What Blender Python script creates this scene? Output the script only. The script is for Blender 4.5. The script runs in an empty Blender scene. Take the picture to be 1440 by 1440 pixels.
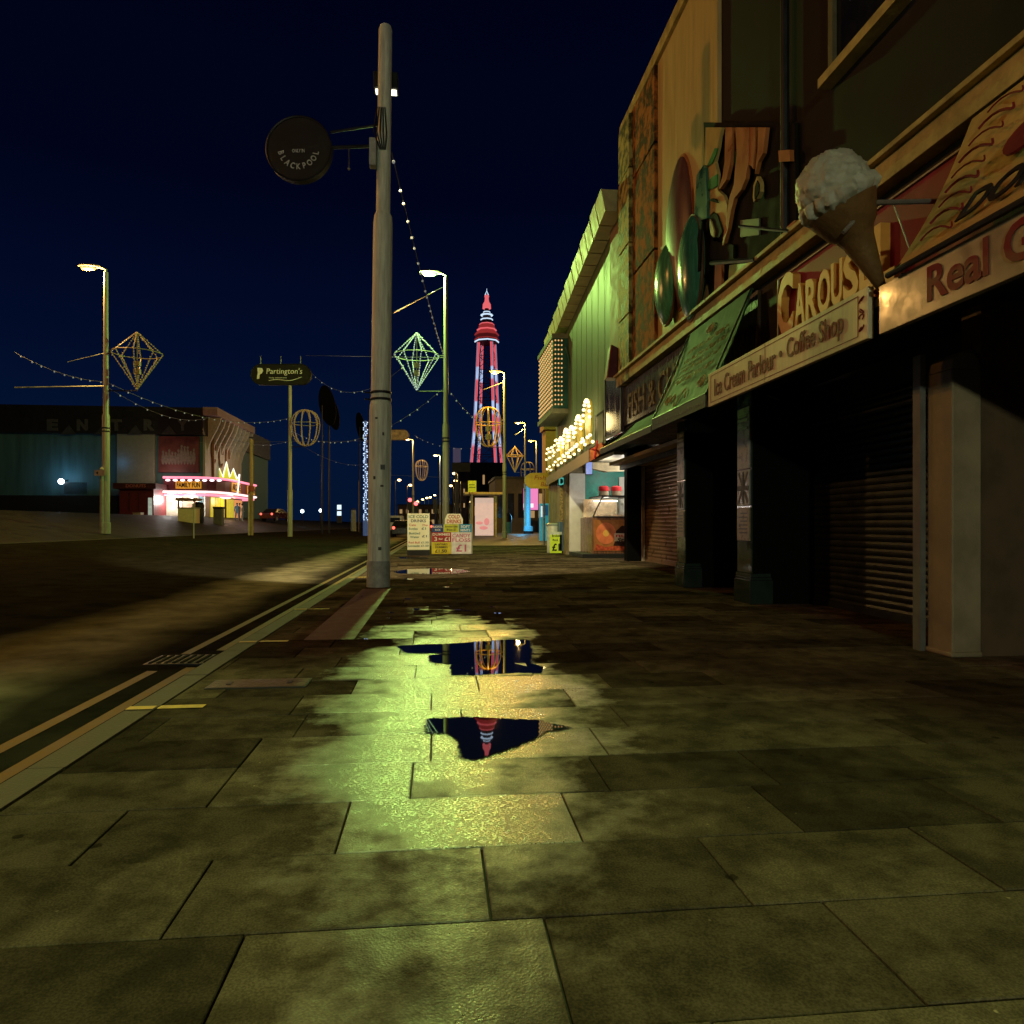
import bpy, bmesh, math, random
from mathutils import Vector, Matrix
random.seed(7)
C = bpy.context.scene.collection
R = math.radians
V = Vector

# ------------------------------------------------------------------ camera model: eye 1 m above the pavement, street runs along +Y
A = R(6.0); CA, SA = math.cos(A), math.sin(A)
HOR = 738.0
def ray(px, py):
    u = (px-720)/1000.0; v = (HOR-py)/1000.0
    return u*CA+SA, -u*SA+CA, v
def at(px, py, t):
    d = ray(px, py); return V((d[0]*t, d[1]*t, 1+d[2]*t))
def onX(px, py, X):
    d = ray(px, py); return at(px, py, X/d[0])
def onY(px, py, Y):
    d = ray(px, py); return at(px, py, Y/d[1])
def onZ(px, py, z=0.0):
    d = ray(px, py); return at(px, py, (z-1)/d[2])
def yX(px, X):                       # distance along the street at which the line of sight meets the plane x = X
    d = ray(px, 0); return X/d[0]*d[1]
def gz(x, y=0):
    if x > -1.68: return 0.0
    if x > -13.5: return -.12+.42*((-1.68-x)/11.82)
    if x > -22: return .4+.159*(-13.5-x)
    return 1.75

# ------------------------------------------------------------------ materials
MATS = {}
def M(name, col, rough=.6, metal=0.0, var=.25, scale=5.0, bump=0.0, bscale=60.0, emit=None, es=0.0, sample=False, spec=.3, streak=False, rvar=.12, lo=None):
    if name in MATS: return MATS[name]
    m = bpy.data.materials.new(name); m.use_nodes = True
    nt = m.node_tree; b = nt.nodes['Principled BSDF']
    b.inputs['Metallic'].default_value = metal
    b.inputs['Specular IOR Level'].default_value = spec
    tc = nt.nodes.new('ShaderNodeTexCoord')
    src = tc.outputs['Object']
    if streak:
        mp = nt.nodes.new('ShaderNodeMapping'); mp.inputs['Scale'].default_value = (4, 4, .35)
        nt.links.new(src, mp.inputs['Vector']); src = mp.outputs['Vector']
    n = nt.nodes.new('ShaderNodeTexNoise'); n.inputs['Scale'].default_value = scale; n.inputs['Detail'].default_value = 7; n.inputs['Roughness'].default_value = .62
    nt.links.new(src, n.inputs['Vector'])
    r = nt.nodes.new('ShaderNodeValToRGB')
    r.color_ramp.elements[0].position = .43 if lo else .32; r.color_ramp.elements[1].position = .57 if lo else .68
    r.color_ramp.elements[0].color = tuple(lo or [c*(1-var) for c in col])+(1,)
    r.color_ramp.elements[1].color = tuple(min(1, c*(1+var)) for c in col)+(1,)
    nt.links.new(n.outputs['Fac'], r.inputs['Fac']); nt.links.new(r.outputs['Color'], b.inputs['Base Color'])
    mr = nt.nodes.new('ShaderNodeMapRange'); mr.inputs['From Min'].default_value = .3; mr.inputs['From Max'].default_value = .7
    mr.inputs['To Min'].default_value = max(.02, rough-rvar); mr.inputs['To Max'].default_value = min(1, rough+rvar)
    nt.links.new(n.outputs['Fac'], mr.inputs['Value']); nt.links.new(mr.outputs['Result'], b.inputs['Roughness'])
    if bump:
        n2 = nt.nodes.new('ShaderNodeTexNoise'); n2.inputs['Scale'].default_value = bscale; n2.inputs['Detail'].default_value = 4
        nt.links.new(tc.outputs['Object'], n2.inputs['Vector'])
        bp = nt.nodes.new('ShaderNodeBump'); bp.inputs['Strength'].default_value = bump; bp.inputs['Distance'].default_value = .02
        nt.links.new(n2.outputs['Fac'], bp.inputs['Height']); nt.links.new(bp.outputs['Normal'], b.inputs['Normal'])
    if emit:
        b.inputs['Emission Color'].default_value = tuple(emit)+(1,); b.inputs['Emission Strength'].default_value = es
        m.cycles.emission_sampling = 'FRONT_BACK' if sample else 'NONE'
    MATS[name] = m; return m

def E(name, col, es, sample=False):
    return M(name, tuple(c*.3 for c in col), .4, emit=col, es=es, sample=sample)

# ------------------------------------------------------------------ mesh builder
class MB:
    def __init__(s): s.v = []; s.f = []
    def add(s, vs, fs):
        o = len(s.v); s.v += [V(p) for p in vs]; s.f += [tuple(i+o for i in f) for f in fs]; return s
    def box(s, x0, x1, y0, y1, z0, z1):
        x0, x1 = sorted((x0, x1)); y0, y1 = sorted((y0, y1)); z0, z1 = sorted((z0, z1))
        return s.add([(x0,y0,z0),(x1,y0,z0),(x1,y1,z0),(x0,y1,z0),(x0,y0,z1),(x1,y0,z1),(x1,y1,z1),(x0,y1,z1)],
                     [(0,3,2,1),(4,5,6,7),(0,1,5,4),(1,2,6,5),(2,3,7,6),(3,0,4,7)])
    def prism(s, poly, ext):
        n = len(poly); ext = V(ext); p = [V(q) for q in poly]
        return s.add(p+[q+ext for q in p], [tuple(range(n)), tuple(range(2*n-1, n-1, -1))]+[(i, (i+1) % n, (i+1) % n+n, i+n) for i in range(n)])
    def quad(s, a, b, c, d): return s.add([a, b, c, d], [(0,1,2,3)])
    def tube(s, pts, r, n=8, cap=True):
        pts = [V(p) for p in pts]; k = len(pts)
        rs = r if isinstance(r, (list, tuple)) else [r]*k
        o = len(s.v); prev = None
        for i, p in enumerate(pts):
            d = (pts[min(i+1, k-1)]-pts[max(i-1, 0)]).normalized()
            if prev is None:
                up = V((0,0,1)) if abs(d.z) < .9 else V((1,0,0))
                a = d.cross(up).normalized()
            else:
                a = (prev-d*prev.dot(d)).normalized()
            prev = a; b = d.cross(a)
            for j in range(n):
                t = 2*math.pi*j/n; s.v.append(p+(a*math.cos(t)+b*math.sin(t))*rs[i])
        for i in range(k-1):
            for j in range(n):
                a0 = o+i*n+j; a1 = o+i*n+(j+1) % n; s.f.append((a0, a1, a1+n, a0+n))
        if cap:
            s.f.append(tuple(o+j for j in range(n))[::-1]); s.f.append(tuple(o+(k-1)*n+j for j in range(n)))
        return s
    def lathe(s, c, prof, n=20):
        c = V(c); o = len(s.v); k = len(prof)
        for r, z in prof:
            for j in range(n):
                t = 2*math.pi*j/n; s.v.append(c+V((r*math.cos(t), r*math.sin(t), z)))
        for i in range(k-1):
            for j in range(n):
                a0 = o+i*n+j; a1 = o+i*n+(j+1) % n; s.f.append((a0, a1, a1+n, a0+n))
        s.f.append(tuple(o+j for j in range(n))[::-1]); s.f.append(tuple(o+(k-1)*n+j for j in range(n)))
        return s
    def sphere(s, c, r, nu=12, nv=8, fn=None):
        c = V(c); r = r if isinstance(r, (tuple, list)) else (r, r, r)
        vs = []; fs = []
        for i in range(1, nv):
            th = math.pi*i/nv
            for j in range(nu):
                ph = 2*math.pi*j/nu
                d = V((math.sin(th)*math.cos(ph), math.sin(th)*math.sin(ph), math.cos(th)))
                k = fn(d) if fn else 1
                vs.append(c+V((d.x*r[0]*k, d.y*r[1]*k, d.z*r[2]*k)))
        vs.append(c+V((0,0,r[2]))); vs.append(c-V((0,0,r[2])))
        for i in range(nv-2):
            for j in range(nu):
                a0 = i*nu+j; a1 = i*nu+(j+1) % nu; fs.append((a0, a0+nu, a1+nu, a1))
        t = len(vs)-2; q = (nv-2)*nu
        for j in range(nu):
            fs.append((t, j, (j+1) % nu)); fs.append((t+1, q+(j+1) % nu, q+j))
        return s.add(vs, fs)
    def disc(s, c, a, b, th, n=32):       # flat elliptical plate, half-axes a, b (vectors), thickness vector th
        c = V(c); a = V(a); b = V(b)
        return s.prism([c+a*math.cos(2*math.pi*i/n)+b*math.sin(2*math.pi*i/n) for i in range(n)], th)
    def build(s, name, mat, parent=None, smooth=False, bevel=0, kind=None, label=None):
        off = V(parent_loc(parent)) if parent else V((0,0,0))
        me = bpy.data.meshes.new(name)
        me.from_pydata([tuple(p-off) for p in s.v], [], s.f)
        bm = bmesh.new(); bm.from_mesh(me); bmesh.ops.recalc_face_normals(bm, faces=bm.faces); bm.to_mesh(me); bm.free()
        if mat: me.materials.append(mat)
        if smooth:
            for p in me.polygons: p.use_smooth = True
            me.set_sharp_from_angle(angle=R(40))
        o = bpy.data.objects.new(name, me); C.objects.link(o)
        if parent: o.parent = parent
        if bevel:
            md = o.modifiers.new('bevel', 'BEVEL'); md.width = bevel; md.segments = 2; md.limit_method = 'ANGLE'
        if kind: o['kind'] = kind
        if label: o['label'] = label
        LOC[o.name] = off
        return o
LOC = {}
def parent_loc(p): return LOC[p.name]
def thing(name, label, cat, loc=(0,0,0), group=None):
    o = bpy.data.objects.new(name, None); C.objects.link(o); o.location = loc
    o['label'] = label; o['category'] = cat
    if group: o['group'] = group
    LOC[o.name] = V(loc); return o
def tag(o, label, cat, group=None):
    o['label'] = label; o['category'] = cat
    if group: o['group'] = group
    return o
def struct(mb, name, mat, **k):
    o = mb.build(name, mat, **k); o['kind'] = 'structure'; return o

def text_mesh(s, bold=.0, shear=0.0):
    cu = bpy.data.curves.new('t', 'FONT'); cu.body = s; cu.size = 1; cu.offset = bold; cu.extrude = .5; cu.shear = shear; cu.resolution_u = 3
    ob = bpy.data.objects.new('t', cu); C.objects.link(ob)
    bpy.context.view_layer.update()
    me = bpy.data.meshes.new_from_object(ob.evaluated_get(bpy.context.evaluated_depsgraph_get()))
    vs = [v.co.copy() for v in me.vertices]; fs = [tuple(p.vertices) for p in me.polygons]
    bpy.data.objects.remove(ob); bpy.data.curves.remove(cu); bpy.data.meshes.remove(me)
    return vs, fs
def text(s, mat, parent, p, right, up, w=None, h=None, depth=.01, bold=.0, shear=0.0, name='lettering', fn=None):
    """letters whose lower left corner is p, w wide along right and h tall along up, standing depth proud of the plane"""
    vs, fs = text_mesh(s, bold, shear)
    x0 = min(v.x for v in vs); x1 = max(v.x for v in vs); y0 = min(v.y for v in vs); y1 = max(v.y for v in vs)
    if w is None: w = h*(x1-x0)/(y1-y0)
    if h is None: h = w*(y1-y0)/(x1-x0)
    right = V(right).normalized(); up = V(up).normalized(); nrm = right.cross(up)
    p = V(p); mb = MB(); out = []
    for v in vs:
        fx = (v.x-x0)/(x1-x0); fy = (v.y-y0)/(y1-y0)
        a, b = (fx*w, fy*h) if fn is None else fn(fx, fy, w, h)
        out.append(p+right*a+up*b+nrm*((v.z+.5)*depth))
    mb.add(out, fs)
    return mb.build(name, mat, parent)

SX, SY, SZ = V((1,0,0)), V((0,1,0)), V((0,0,1))

# shared materials
m_pole = M('pole_paint', (.30,.31,.24), .42, .1, .22, 6, streak=True)
m_polebig = M('pole_grey_paint', (.60,.64,.54), .55, 0, .3, 5, streak=True, bump=.05, bscale=90)
m_dark = M('dark_metal', (.02,.02,.022), .45, .3)
m_black = M('black_paint', (.012,.012,.013), .5)
m_steel = M('galvanised_steel', (.28,.28,.26), .42, .6)
m_cream = M('cream_board', (.62,.55,.36), .38, var=.12, streak=True)
m_maroon = M('maroon_paint', (.12,.012,.02), .4)
m_white = M('white_paint', (.7,.7,.66), .45, var=.08)
m_wire = M('wire', (.10,.10,.10), .5)
m_redtxt = M('maroon_lettering', (.17,.012,.02), .6, spec=.2)

# ------------------------------------------------------------------ SETTING
def slab_material():
    m = bpy.data.materials.new('paving_slabs'); m.use_nodes = True; nt = m.node_tree; b = nt.nodes['Principled BSDF']
    N = nt.nodes.new; L = nt.links.new
    geo = N('ShaderNodeNewGeometry'); sep = N('ShaderNodeSeparateXYZ'); L(geo.outputs['Position'], sep.inputs[0])
    def noise(scale, detail=6, rough=.6):
        n = N('ShaderNodeTexNoise'); n.inputs['Scale'].default_value = scale; n.inputs['Detail'].default_value = detail; n.inputs['Roughness'].default_value = rough
        L(geo.outputs['Position'], n.inputs['Vector']); return n.outputs['Fac']
    def math_(op, a, b_=None, c=None):
        n = N('ShaderNodeMath'); n.operation = op
        for i, q in enumerate((a, b_, c)):
            if q is None: continue
            if isinstance(q, (int, float)): n.inputs[i].default_value = q
            else: L(q, n.inputs[i])
        return n.outputs[0]
    def rng(v, a, b_, c, d):
        n = N('ShaderNodeMapRange'); n.interpolation_type = 'SMOOTHSTEP'
        for i, q in enumerate((a, b_, c, d)): n.inputs[i+1].default_value = q
        L(v, n.inputs[0]); return n.outputs[0]
    # rain-wet hollow in the middle of the pavement, and scattered damp patches
    dx = math_('DIVIDE', math_('SUBTRACT', sep.outputs[0], .12), .74)
    dy = math_('DIVIDE', math_('SUBTRACT', sep.outputs[1], 4.75), 3.6)
    dist = math_('SQRT', math_('ADD', math_('MULTIPLY', dx, dx), math_('MULTIPLY', dy, dy)))
    big = noise(1.3, 5, .6); mid = noise(5.5, 7, .65)
    edge = math_('ADD', math_('MULTIPLY', math_('SUBTRACT', big, .5), 1.05), math_('MULTIPLY', math_('SUBTRACT', mid, .5), .75)); edge = math_('ADD', edge, math_('MULTIPLY', math_('SUBTRACT', geo.outputs['Random Per Island'], .5), .42))
    wet = rng(math_('ADD', math_('SUBTRACT', 1.0, dist), edge), -.05, .52, 0, 1)
    damp = rng(math_('ADD', math_('MULTIPLY', noise(1.05, 4, .55), 1.0), math_('MULTIPLY', mid, .16)), .585, .625, 0, 1)
    # colour: grey concrete, each slab a little different, stains
    tone = N('ShaderNodeValToRGB'); L(geo.outputs['Random Per Island'], tone.inputs['Fac'])
    tone.color_ramp.elements[0].color = (.042,.031,.022,1); tone.color_ramp.elements[1].color = (.118,.090,.062,1)
    st = rng(mid, .35, .62, .55, 1.08); gr = rng(noise(150, 3, .5), .3, .7, .72, 1.25)
    mul = N('ShaderNodeMix'); mul.data_type = 'RGBA'; mul.blend_type = 'MULTIPLY'; mul.inputs[0].default_value = 1
    vg = N('ShaderNodeTexVoronoi'); vg.inputs['Scale'].default_value = 3.2; L(geo.outputs['Position'], vg.inputs['Vector'])
    gum = rng(math_('ADD', vg.outputs['Distance'], math_('MULTIPLY', noise(30, 2, .5), .05)), .075, .095, .45, 1.0)
    vs_ = N('ShaderNodeTexVoronoi'); vs_.inputs['Scale'].default_value = 7.3; L(geo.outputs['Position'], vs_.inputs['Vector'])
    fleck = rng(math_('ADD', vs_.outputs['Distance'], math_('MULTIPLY', noise(60, 2, .5), .04)), .04, .06, 2.6, 1.0)
    st = math_('MULTIPLY', st, math_('MULTIPLY', gum, fleck))
    k = math_('MULTIPLY', math_('MULTIPLY', st, gr), math_('SUBTRACT', 1.0, math_('MULTIPLY', math_('MAXIMUM', math_('MULTIPLY', wet, .6), math_('MULTIPLY', damp, .62)), .55)))
    cmb = N('ShaderNodeCombineXYZ'); [L(k, cmb.inputs[i]) for i in range(3)]
    L(tone.outputs['Color'], mul.inputs[6]); L(cmb.outputs[0], mul.inputs[7]); L(mul.outputs[2], b.inputs['Base Color'])
    v2 = N('ShaderNodeTexVoronoi'); v2.inputs['Scale'].default_value = 170; L(geo.outputs['Position'], v2.inputs['Vector']); sv = N('ShaderNodeSeparateXYZ'); L(v2.outputs['Color'], sv.inputs[0]); vcol = sv.outputs[0]
    r = math_('ADD', math_('MULTIPLY', rng(mid, .3, .7, .74, .62), math_('SUBTRACT', 1.0, wet)), math_('MULTIPLY', rng(vcol, .0, 1.0, .20, .44), wet)); r = math_('SUBTRACT', r, math_('MULTIPLY', math_('MULTIPLY', damp, math_('SUBTRACT', 1.0, wet)), .12))
    L(r, b.inputs['Roughness'])
    b.inputs['IOR'].default_value = 1.75
    L(math_('MULTIPLY', wet, 1.0), b.inputs['Specular IOR Level'])
    bp = N('ShaderNodeBump'); L(math_('SUBTRACT', .44, math_('MULTIPLY', wet, .12)), bp.inputs['Strength']); bp.inputs['Distance'].default_value = .003
    v = N('ShaderNodeTexVoronoi'); v.inputs['Scale'].default_value = 150; L(geo.outputs['Position'], v.inputs['Vector'])
    L(math_('ADD', math_('MULTIPLY', v.outputs['Distance'], .8), noise(70, 5, .7)), bp.inputs['Height']); L(bp.outputs['Normal'], b.inputs['Normal'])
    return m
m_slab = slab_material()
m_joint = M('wet_joint_dirt', (.018,.016,.012), .7)
m_asphalt = M('asphalt', (.019,.0165,.013), .7, var=.4, scale=2.2, bump=.5, bscale=120, spec=0)
m_prom = M('promenade_paving', (.034,.032,.027), .6, var=.35, scale=1.5, bump=.2, bscale=20, spec=.03)
m_yellow = M('yellow_road_paint', (.095,.045,.008), .6, var=.45, scale=14)
m_kerb = M('kerb_stone', (.06,.055,.043), .7, var=.3, scale=9, bump=.3, bscale=70)

g = MB(); S = 2500
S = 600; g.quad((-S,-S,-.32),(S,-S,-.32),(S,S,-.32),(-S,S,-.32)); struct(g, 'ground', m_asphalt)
# road
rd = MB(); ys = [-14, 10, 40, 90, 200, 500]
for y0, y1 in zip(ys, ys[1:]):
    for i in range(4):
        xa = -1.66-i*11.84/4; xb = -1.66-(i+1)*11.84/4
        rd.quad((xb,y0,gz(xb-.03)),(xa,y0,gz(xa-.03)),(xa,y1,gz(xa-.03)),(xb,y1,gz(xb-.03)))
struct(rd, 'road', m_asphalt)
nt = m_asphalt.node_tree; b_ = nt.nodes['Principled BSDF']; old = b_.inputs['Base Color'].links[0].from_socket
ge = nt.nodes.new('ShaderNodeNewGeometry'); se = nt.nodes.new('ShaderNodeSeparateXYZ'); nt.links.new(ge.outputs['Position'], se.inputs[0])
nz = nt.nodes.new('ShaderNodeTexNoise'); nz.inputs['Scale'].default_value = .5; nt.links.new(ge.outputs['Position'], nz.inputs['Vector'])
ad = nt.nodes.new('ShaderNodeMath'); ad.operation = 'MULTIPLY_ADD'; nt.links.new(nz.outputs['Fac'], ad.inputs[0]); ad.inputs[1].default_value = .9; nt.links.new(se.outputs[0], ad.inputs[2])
light_ramp = nt.nodes.new('ShaderNodeValToRGB'); mp = nt.nodes.new('ShaderNodeMapRange'); mp.inputs[1].default_value = -4.4; mp.inputs[2].default_value = -1.2; nt.links.new(ad.outputs[0], mp.inputs[0]); nt.links.new(mp.outputs[0], light_ramp.inputs[0])
we = light_ramp.color_ramp.elements; we[0].position = .25; we[0].color = (1,1,1,1); we[1].position = .92; we[1].color = (1,1,1,1)
q_ = we.new(.45); q_.color = (9,9,8,1); q_ = we.new(.62); q_.color = (9,9,8,1); q_ = we.new(.78); q_.color = (1.2,1.2,1.2,1)  # paler strip along the kerb: a streak of lamp light put into the asphalt colour
mx = nt.nodes.new('ShaderNodeMix'); mx.data_type = 'RGBA'; mx.blend_type = 'MULTIPLY'; mx.inputs[0].default_value = 1; nt.links.new(old, mx.inputs[6]); nt.links.new(light_ramp.outputs[0], mx.inputs[7]); nt.links.new(mx.outputs[2], b_.inputs['Base Color'])
# promenade on the far side: kerb, then a ramp up to the sea front
pr = MB()
for y0, y1 in zip(ys, ys[1:]):
    pr.quad((-22,y0,1.75),(-13.66,y0,.405),(-13.66,y1,.405),(-22,y1,1.75))
    pr.quad((-160,y0,1.75),(-22,y0,1.75),(-22,y1,1.75),(-160,y1,1.75))
struct(pr, 'promenade_pavement', m_prom)
kb = MB()
y = -14
while y < 200:
    kb.box(-13.67, -13.50, y, y+.985, .15, .42); y += 1
struct(kb, 'promenade_kerb', m_kerb)
# slabs: courses .412 deep across the pavement
random.seed(11)
sl = MB(); W = 3.2
row = -6; JX = .0
while True:
    y0 = 2.62+.412*row; y1 = y0+.412
    if y0 > 34: break
    x = -1.515; off = random.uniform(.15, .75); first = True
    if -1 <= row <= 12: off = [1.2,.68,1.46,.9,1.5,1.0,1.35,.8,1.2,.62,1.3,.95,1.4,.7][row+1] % .78+.02
    while x < 7.2:
        w = off if first else random.uniform(.66,.82); first = False
        x1 = min(x+w, 7.2)
        ga = .0028; ch = .003
        za, zb = random.gauss(0,.0012), random.gauss(0,.0012); zc = random.gauss(0,.0009)
        def zt(xx, yy): return zc+za*(xx-x)/w+zb*(yy-y0)/.4
        a = (x+ga, y0+ga); c_ = (x1-ga, y1-ga)
        cs = [(a[0],a[1]),(c_[0],a[1]),(c_[0],c_[1]),(a[0],c_[1])]
        inn = [(a[0]+ch,a[1]+ch),(c_[0]-ch,a[1]+ch),(c_[0]-ch,c_[1]-ch),(a[0]+ch,c_[1]-ch)]
        o = len(sl.v)
        sl.v += [V((p[0],p[1],zt(*p))) for p in inn]+[V((p[0],p[1],zt(*p)-ch)) for p in cs]+[V((p[0],p[1],-.03)) for p in cs]
        sl.f.append((o,o+1,o+2,o+3))
        for i in range(4):
            j = (i+1) % 4
            sl.f.append((o+4+i,o+4+j,o+j,o+i)); sl.f.append((o+8+i,o+8+j,o+4+j,o+4+i))
        x = x1
    row += 1
struct(sl, 'pavement', m_slab)
ul = MB(); ul.quad((-1.66,-4,-.017),(9,-4,-.017),(9,34.5,-.017),(-1.66,34.5,-.017)); struct(ul, 'pavement_bed', m_joint)
fp = MB(); fp.quad((-1.66,34.1,-.004),(90,34.1,-.004),(90,420,-.004),(-1.66,420,-.004)); fp.quad((7.2,-4,-.008),(40,-4,-.008),(40,34.1,-.008),(7.2,34.1,-.008))
struct(fp, 'far_pavement', M('far_paving', (.06,.056,.046), .6, var=.35, scale=1.5, bump=.2, bscale=20, spec=.2))
kb = MB(); y = -3.3
while y < 60:
    kb.box(-1.675+random.uniform(-.003,.003), -1.528, y+.004, y+.911, -.3, random.uniform(-.003,.003)); y += .915
struct(kb, 'kerb', m_kerb)
# double yellow lines and kerb ticks
for xl in (-2.13, -1.90):
    ml = MB(); spans = [(-4, 5.75), (6.5, 60)] if xl > -2 else [(-4, 5.6), (6.3, 60)]
    for (ya, yb) in spans:
        n = max(2, int((yb-ya)/1.2))
        for i in range(n):
            p, q = ya+(yb-ya)*i/n, ya+(yb-ya)*(i+1)/n
            ml.quad((xl-.037,p,gz(xl-.037)+.005),(xl+.037,p,gz(xl+.037)+.005),(xl+.037,q,gz(xl+.037)+.005),(xl-.037,q,gz(xl-.037)+.005))
    struct(ml, 'yellow_road_line', m_yellow)
for px, py in ((256,995),(383,902.5),(440,857),(496,812)):
    p = onZ(px, py); ml = MB()
    ml.quad((-1.672,p.y-.035,.0055),(-1.532,p.y-.035,.0055),(-1.532,p.y+.035,.0055),(-1.672,p.y+.035,.0055))
    ml.quad((-1.51,p.y-.035,.0065),(-1.27,p.y-.035,.0065),(-1.27,p.y+.035,.0065),(-1.51,p.y+.035,.0065))
    struct(ml, 'kerb_marking', M('kerb_yellow', (.5,.33,.06), .55, var=.25, scale=20))
st = MB(); st.quad((-1.15,6.3,.004),(-.72,6.3,.004),(-.72,11.2,.004),(-1.15,11.2,.004))
struct(st, 'red_paving_strip', M('red_paving', (.06,.026,.022), .6, bump=.3))

# puddles: outline taken on the ground, made ragged
m_water = M('puddle_water', (.004,.004,.005), .012, var=0, spec=1.0, rvar=0)
m_water.node_tree.nodes['Principled BSDF'].inputs['IOR'].default_value = 2.0
def water_material():
    m = m_water; nt = m.node_tree; b = nt.nodes['Principled BSDF']; N = nt.nodes.new; L = nt.links.new
    at_ = N('ShaderNodeAttribute'); at_.attribute_name = 'depth'; geo = N('ShaderNodeNewGeometry')
    def nz(sc, de, k):
        n = N('ShaderNodeTexNoise'); n.inputs['Scale'].default_value = sc; n.inputs['Detail'].default_value = de; L(geo.outputs['Position'], n.inputs['Vector'])
        q = N('ShaderNodeMath'); q.operation = 'MULTIPLY_ADD'; L(n.outputs['Fac'], q.inputs[0]); q.inputs[1].default_value = k; q.inputs[2].default_value = -k*.5; return q.outputs[0]
    def add(x, y):
        q = N('ShaderNodeMath'); q.operation = 'ADD'; L(x, q.inputs[0]); L(y, q.inputs[1]); return q.outputs[0]
    d = add(add(at_.outputs['Fac'], nz(14, 3, .05)), add(nz(60, 3, .05), nz(190, 2, .055)))
    mr = N('ShaderNodeMapRange'); mr.inputs[1].default_value = 0; mr.inputs[2].default_value = .006; L(d, mr.inputs[0]); L(mr.outputs[0], b.inputs['Alpha'])
water_material()
def puddle(pts, jit=.012, z=.0045, step=.02):
    P = [onZ(*p) for p in pts]; n = len(P); mg = .05+jit
    x0 = min(p.x for p in P)-mg; x1 = max(p.x for p in P)+mg; y0 = min(p.y for p in P)-mg; y1 = max(p.y for p in P)+mg
    nx = max(3, int((x1-x0)/step)); ny = max(3, int((y1-y0)/step)); vs = []; dp = []
    for j in range(ny+1):
        for i in range(nx+1):
            x = x0+(x1-x0)*i/nx; y = y0+(y1-y0)*j/ny; ins = False; dm = 1e9
            for k in range(n):
                a, c = P[k], P[(k+1) % n]
                if (a.y > y) != (c.y > y) and x < (c.x-a.x)*(y-a.y)/(c.y-a.y)+a.x: ins = not ins
                ex, ey = c.x-a.x, c.y-a.y; f = max(0, min(1, ((x-a.x)*ex+(y-a.y)*ey)/max(1e-9, ex*ex+ey*ey)))
                dm = min(dm, math.hypot(x-a.x-f*ex, y-a.y-f*ey))
            vs.append((x, y, z)); dp.append(dm if ins else -dm)
    m = MB(); m.add(vs, [(j*(nx+1)+i, j*(nx+1)+i+1, (j+1)*(nx+1)+i+1, (j+1)*(nx+1)+i) for j in range(ny) for i in range(nx)])
    o = struct(m, 'puddle', m_water); at_ = o.data.attributes.new('depth', 'FLOAT', 'POINT'); at_.data.foreach_set('value', dp)
z5 = lambda L_: [(480+a/3.6, 780+b/3.6) for a, b in L_]
puddle(z5([(270,464),(420,456),(560,452),(700,441),(830,432),(950,434),(968,480),(960,553),(1035,572),(1010,601),(830,604),(690,612),(552,614),(550,556),(448,549),(440,512),(545,501),(330,498)]))
puddle(z5([(428,832),(520,828),(680,822),(790,830),(1000,840),(1170,880),(1040,900),(935,955),(840,990),(750,1020),(700,1037),(596,1038),(578,940),(540,906),(422,904)]))
puddle([(553,804),(575,800.5),(610,799.5),(650,801),(662,804),(640,807),(600,807.6),(560,806.6)], .2, step=.05)
puddle([(560,783.5),(600,784.2),(604,786),(562,785.4)], .2, step=.06)
for a in range(26):
    cx, cy = random.uniform(500,700), random.uniform(812,905); s = random.uniform(2,9)
    puddle([(cx-s,cy),(cx-s*.3,cy-s*.13),(cx+s,cy-s*.05),(cx+s*.4,cy+s*.16)], .02, step=.03)

# street furniture set in the ground
t = thing('gully_grate', 'dark iron drain grate breaking the double yellow lines', 'drain', (-1.95,6.05,gz(-1.95)))
gm = MB(); gm.box(-2.3,-1.72,5.85,6.25,-.3,gz(-2.3)+.012-.01); gm.build('frame', m_dark, t)
gm = MB()
for i in range(9): gm.box(-2.27+i*.06,-2.245+i*.06,5.88,6.22,-.11,gz(-2.0)+.02)
gm.build('grating', M('drain_iron', (.006,.006,.006), .8, spec=.05), t)
p = onZ(365,962)
t = thing('service_cover', 'dark red rectangular service cover set flush in the paving near the kerb', 'cover', (p.x,p.y,0))
gm = MB(); gm.box(p.x-.29,p.x+.29,p.y-.1,p.y+.12,-.01,.006); gm.build('plate', M('cover_plate', (.05,.028,.022), .5, bump=.5, bscale=40), t)
gm = MB(); gm.box(p.x-.30,p.x+.30,p.y-.112,p.y-.101,-.01,.004).box(p.x-.30,p.x+.30,p.y+.121,p.y+.132,-.01,.004).box(p.x-.302,p.x-.291,p.y-.10,p.y+.12,-.01,.004).box(p.x+.291,p.x+.302,p.y-.10,p.y+.12,-.01,.004); gm.build('rim', m_dark, t)
for s_ in (-1,1):
    gm = MB(); gm.box(p.x+s_*.185-.015,p.x+s_*.185+.015,p.y-.02,p.y+.04,.0062,.010); gm.build('lifting_key', m_black, t)

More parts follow.
